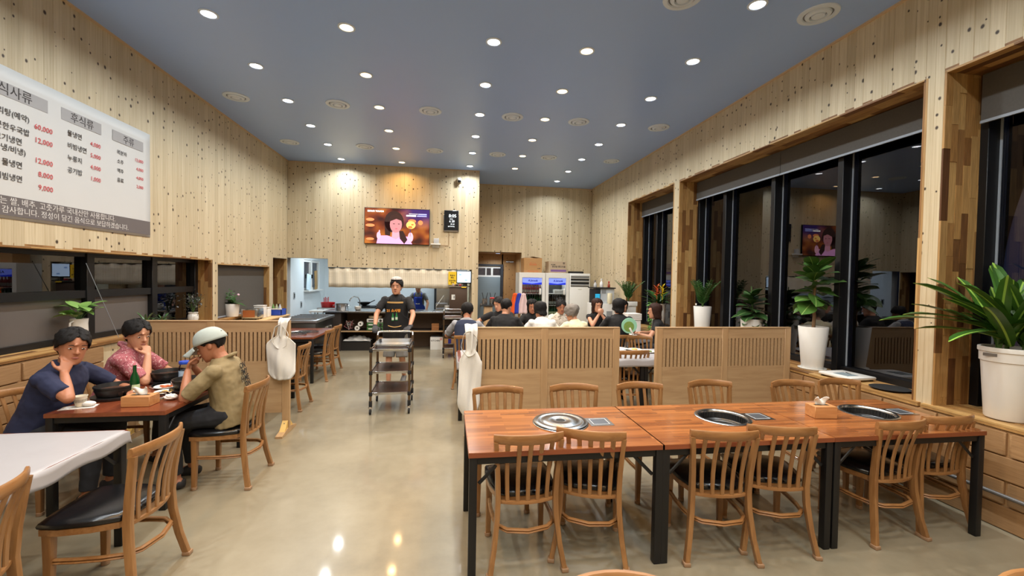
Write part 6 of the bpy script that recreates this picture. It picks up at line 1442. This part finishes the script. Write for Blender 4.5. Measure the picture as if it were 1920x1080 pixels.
for nm, me in zip(('bottle_glass', 'label', 'cap'), bottle_mesh(M_BOTTLEG, mat('pale green label', (196, 212, 170), .6))[:2]): link(nm, me, o)
def cup(label, x, y, r=.040, h=.075, m=None, z=None):
    t = thing('paper_cup', label, 'cup', (x, y, z or zt)); m_ = m or mat('cream paper cup', (228, 220, 200), .6)
    MB().lathe([(r*.68, 0), (r*.70, .003), (r, h-.004), (r*1.05, h), (r*.97, h), (r*.67, .006), (0, .006)], 22, cap=(True, False)).build('cup', m_, t, smooth=True)
    return t
cu1 = cup('cream paper cup with a faint print on a napkin by the navy shirted man', -2.665, 3.55, z=zt+.0045); MB().lathe([(.0338, .030), (.0372, .052)], 22, cap=(False, False)).build('print', mat('grey cup print', (170, 164, 150), .6, var=.5, sc=90), cu1)
cup('white paper cup behind the water bottle', -2.47, 4.44)
cup('white folded paper cup beside the green bottle', -2.40, 3.74, .036, .065, M_PLASTIC)
for x, y_, lab in ((-2.52, 3.72, 'small clear shot glass next to the green bottle'), (-2.36, 4.10, 'small clear glass near the side dishes'), (-2.55, 3.93, 'small clear glass behind the green bottle')):
    o = thing('shot_glass', lab, 'glass', (x, y_, zt)); MB().lathe([(.019, 0), (.020, .003), (.027, .062), (.025, .062), (.018, .010), (0, .010)], 18, cap=(True, False)).build('glass', M_CLEAR, o, smooth=True)
wb = thing('water_bottle', 'clear water bottle with a blue cap and pale blue label', 'bottle', (-2.37, 4.27, zt)); MB().lathe([(.040, 0), (.044, .006), (.044, .03), (.0425, .033), (.044, .036), (.044, .115), (.0425, .12), (.044, .125), (.0425, .14), (.036, .155), (.036, .165)], 24, cap=(True, True)).build('body', M_CLEAR, wb, smooth=True)
MB().lathe([(.0448, .025), (.0448, .108)], 24, cap=(False, False)).build('label', mat('pale blue label', (176, 200, 224), .5, var=.05), wb); MB().lathe([(.041, .165), (.043, .168), (.043, .188), (.040, .192), (0, .192)], 24, cap=(True, False)).build('cap', M_BLUE, wb, smooth=True)
o = MB().lathe([(0, 0), (.017, 0), (.017, .001), (0, .001)], 14, cap=(False, False)); o.xf(Matrix.Translation((.028, -.0372, .072)) @ Matrix.Rotation(R(37), 4, 'Z') @ Matrix.Rotation(pi/2, 4, 'X')).build('label_portrait', mat('label portrait', (140, 110, 104), .6), wb)
def dish(label, x, y_, r_, c, seed, wd=None):
    t = thing('side_dish', label, 'dish', (x, y_, zt)); MB().lathe([(r_*.6, 0), (r_*.65, .004), (r_, .016), (r_*.97, .019), (r_*.6, .008), (0, .008)], 24, cap=(True, False)).build('plate', M_CERAM, t, smooth=True)
    q = random.Random(seed)
    for i in range(9): MB().ell((q.gauss(0, r_*.3), q.gauss(0, r_*.3), .016), (q.uniform(.012, .022), q.uniform(.008, .016), .008), 8, 6, (0, 0, q.uniform(0, 3))).build('morsel', c, t, smooth='all')
M_KIM = mat('red orange food', (196, 96, 46), .5, var=.3, sc=60); M_YF = mat('yellow food', (214, 170, 84), .5, var=.3, sc=60)
dish('white plate of red kimchi near the middle of the diners table', -2.40, 4.06, .085, M_KIM, 1); dish('white plate of yellow fritters on the diners table', -2.30, 3.88, .075, M_YF, 2); dish('white plate of pale side dish near the water bottle', -2.28, 4.10, .055, mat('pale food', (214, 200, 160), .5), 3)
o = thing('napkin', 'blue and white folded napkin under the cream paper cup', 'napkin', (-2.66, 3.53, zt)); MB().grid(lambda u, v: ((u*2-1)*.10, (v*2-1)*.05, .0015+.002*sin(8*u)*sin(6*v)**2), 10, 6).build('paper', M_CLOTH, o, (0, 0, 0), (0, 0, .3), smooth='all', solid=.002); MB().ell((.05, .02, .02), (.045, .03, .02), 10, 8).build('crumple', M_CLOTH, o, smooth='all')
def crumple(label, x, y_, r_, seed, z=zt):
    o = thing('crumpled_napkin', label, 'napkin', (x, y_, z)); q = random.Random(seed); mb = MB().ell((0, 0, r_*.5), (r_, r_*.8, r_*.5), 16, 10)
    for v in mb.v: v *= 1+q.uniform(-.14, .14)
    for v in mb.v: v.z = max(v.z, .001)
    mb.build('paper', M_CLOTH, o)
crumple('crumpled white napkin at the edge of the diners table', -2.14, 3.68, .045, 1); crumple('tiny crumpled napkin beside the spoon pot', -2.06, 4.12, .022, 2)
o = thing('glass_lid', 'clear domed dish next to the crumpled napkin', 'dish', (-2.245, 3.735, zt)); MB().lathe([(.062, 0), (.060, .025), (.045, .042), (.0, .050)], 24, cap=(True, False)).build('dome', M_CLEAR, o, smooth=True)
# grates on the brown table
for i, (dx, dy, lab) in enumerate(((-.05, -.12, 'round steel grill grate lying on the brown table'), (.06, .16, 'steel grill grate propped beside the first on the brown table'))):
    o = thing('grill_grate', lab, 'grate', (-2.42+dx, 7.55+dy, .746)); MB().lathe([(.15, 0), (.165, 0), (.165, .008), (.15, .008), (.15, 0)], 32, cap=(False, False)).build('rim', M_STEELD, o, smooth=True)
    for k in range(9): w_ = math.sqrt(max(0, .152**2-(-.128+.032*k)**2)); MB().tube([(-.128+.032*k, -w_, .004), (-.128+.032*k, w_, .004)], .003, 6).build('wire', M_STEELD, o)
# scale, tray on the right sill
o = thing('kitchen_scale', 'white flat weighing scale lying on the window sill', 'scale', (4.10, 3.87, ZS), R(4)); MB().b2((-.15, -.18, .012), (.17, .18, .042)).build('body', M_PLASTIC, o, bevel=.01); MB().b2((-.10, -.10, .0425), (.04, .06, .0445)).build('display', mat('scale window', (150, 166, 172), .2), o); MB().tube([(.02, -.04, .046), (.06, .05, .046)], .003, 6).build('pen_mark', M_RUBBER, o)
for x in (-.12, .14):
    for y_ in (-.15, .15): MB().lathe([(.016, 0), (.016, .014)], 10, (x, y_, 0)).build('foot', M_RUBBER, o)
o = thing('black_tray', 'round black plate lying on the window sill beside the post', 'plate', (4.10, 3.42, ZS)); MB().lathe([(.10, 0), (.13, .003), (.155, .014), (.150, .016), (.12, .007), (0, .006)], 32, cap=(True, False)).build('plate', M_RUBBER, o, smooth=True)
# dishes on the white tables behind the partitions
zc = .7275; q = random.Random(21)
names = ['beside the gap chair', 'with leftover greens', 'near the water jug', 'next to the tall glass', 'at the table edge', 'by the vest man', 'before the broad man', 'in front of the cream shirt', 'by the long haired woman', 'before the bobbed woman']
for i, (x, y_) in enumerate(((2.35, 5.62), (2.62, 5.72), (2.45, 5.80), (2.75, 5.55), (2.20, 5.70), (.45, 7.35), (1.1, 7.3), (1.9, 7.5), (2.7, 7.6), (3.2, 7.3))):
    t = thing('dinner_plate', 'white plate on the sheet covered table '+names[i], 'plate', (x, y_, zc+.003), 0, 'plates of the dinner party'); MB().lathe([(.06, 0), (.065, .004), (.10, .016), (.097, .019), (.06, .008), (0, .008)], 24, cap=(True, False)).build('plate', M_CERAM, t, smooth=True)
    if i % 2: MB().ell((0, 0, .016), (.045, .04, .012), 12, 6).build('food', [mat('leafy food', (110, 130, 60), .6, var=.3, sc=60), M_YF][i % 4 == 1], t, smooth='all')
for i, (x, y_) in enumerate(((2.55, 5.85), (2.30, 5.86), (1.5, 7.4), (3.0, 7.5))):
    t = thing('drinking_glass', 'clear water glass '+['next to the plates beyond the gap', 'at the far side of the gap table', 'between the white and cream shirts', 'near the long haired woman'][i], 'glass', (x, y_, zc+.003)); MB().lathe([(.026, 0), (.028, .003), (.034, .10), (.032, .10), (.026, .012), (0, .012)], 20, cap=(True, False)).build('glass', M_CLEAR, t, smooth=True)
flush()
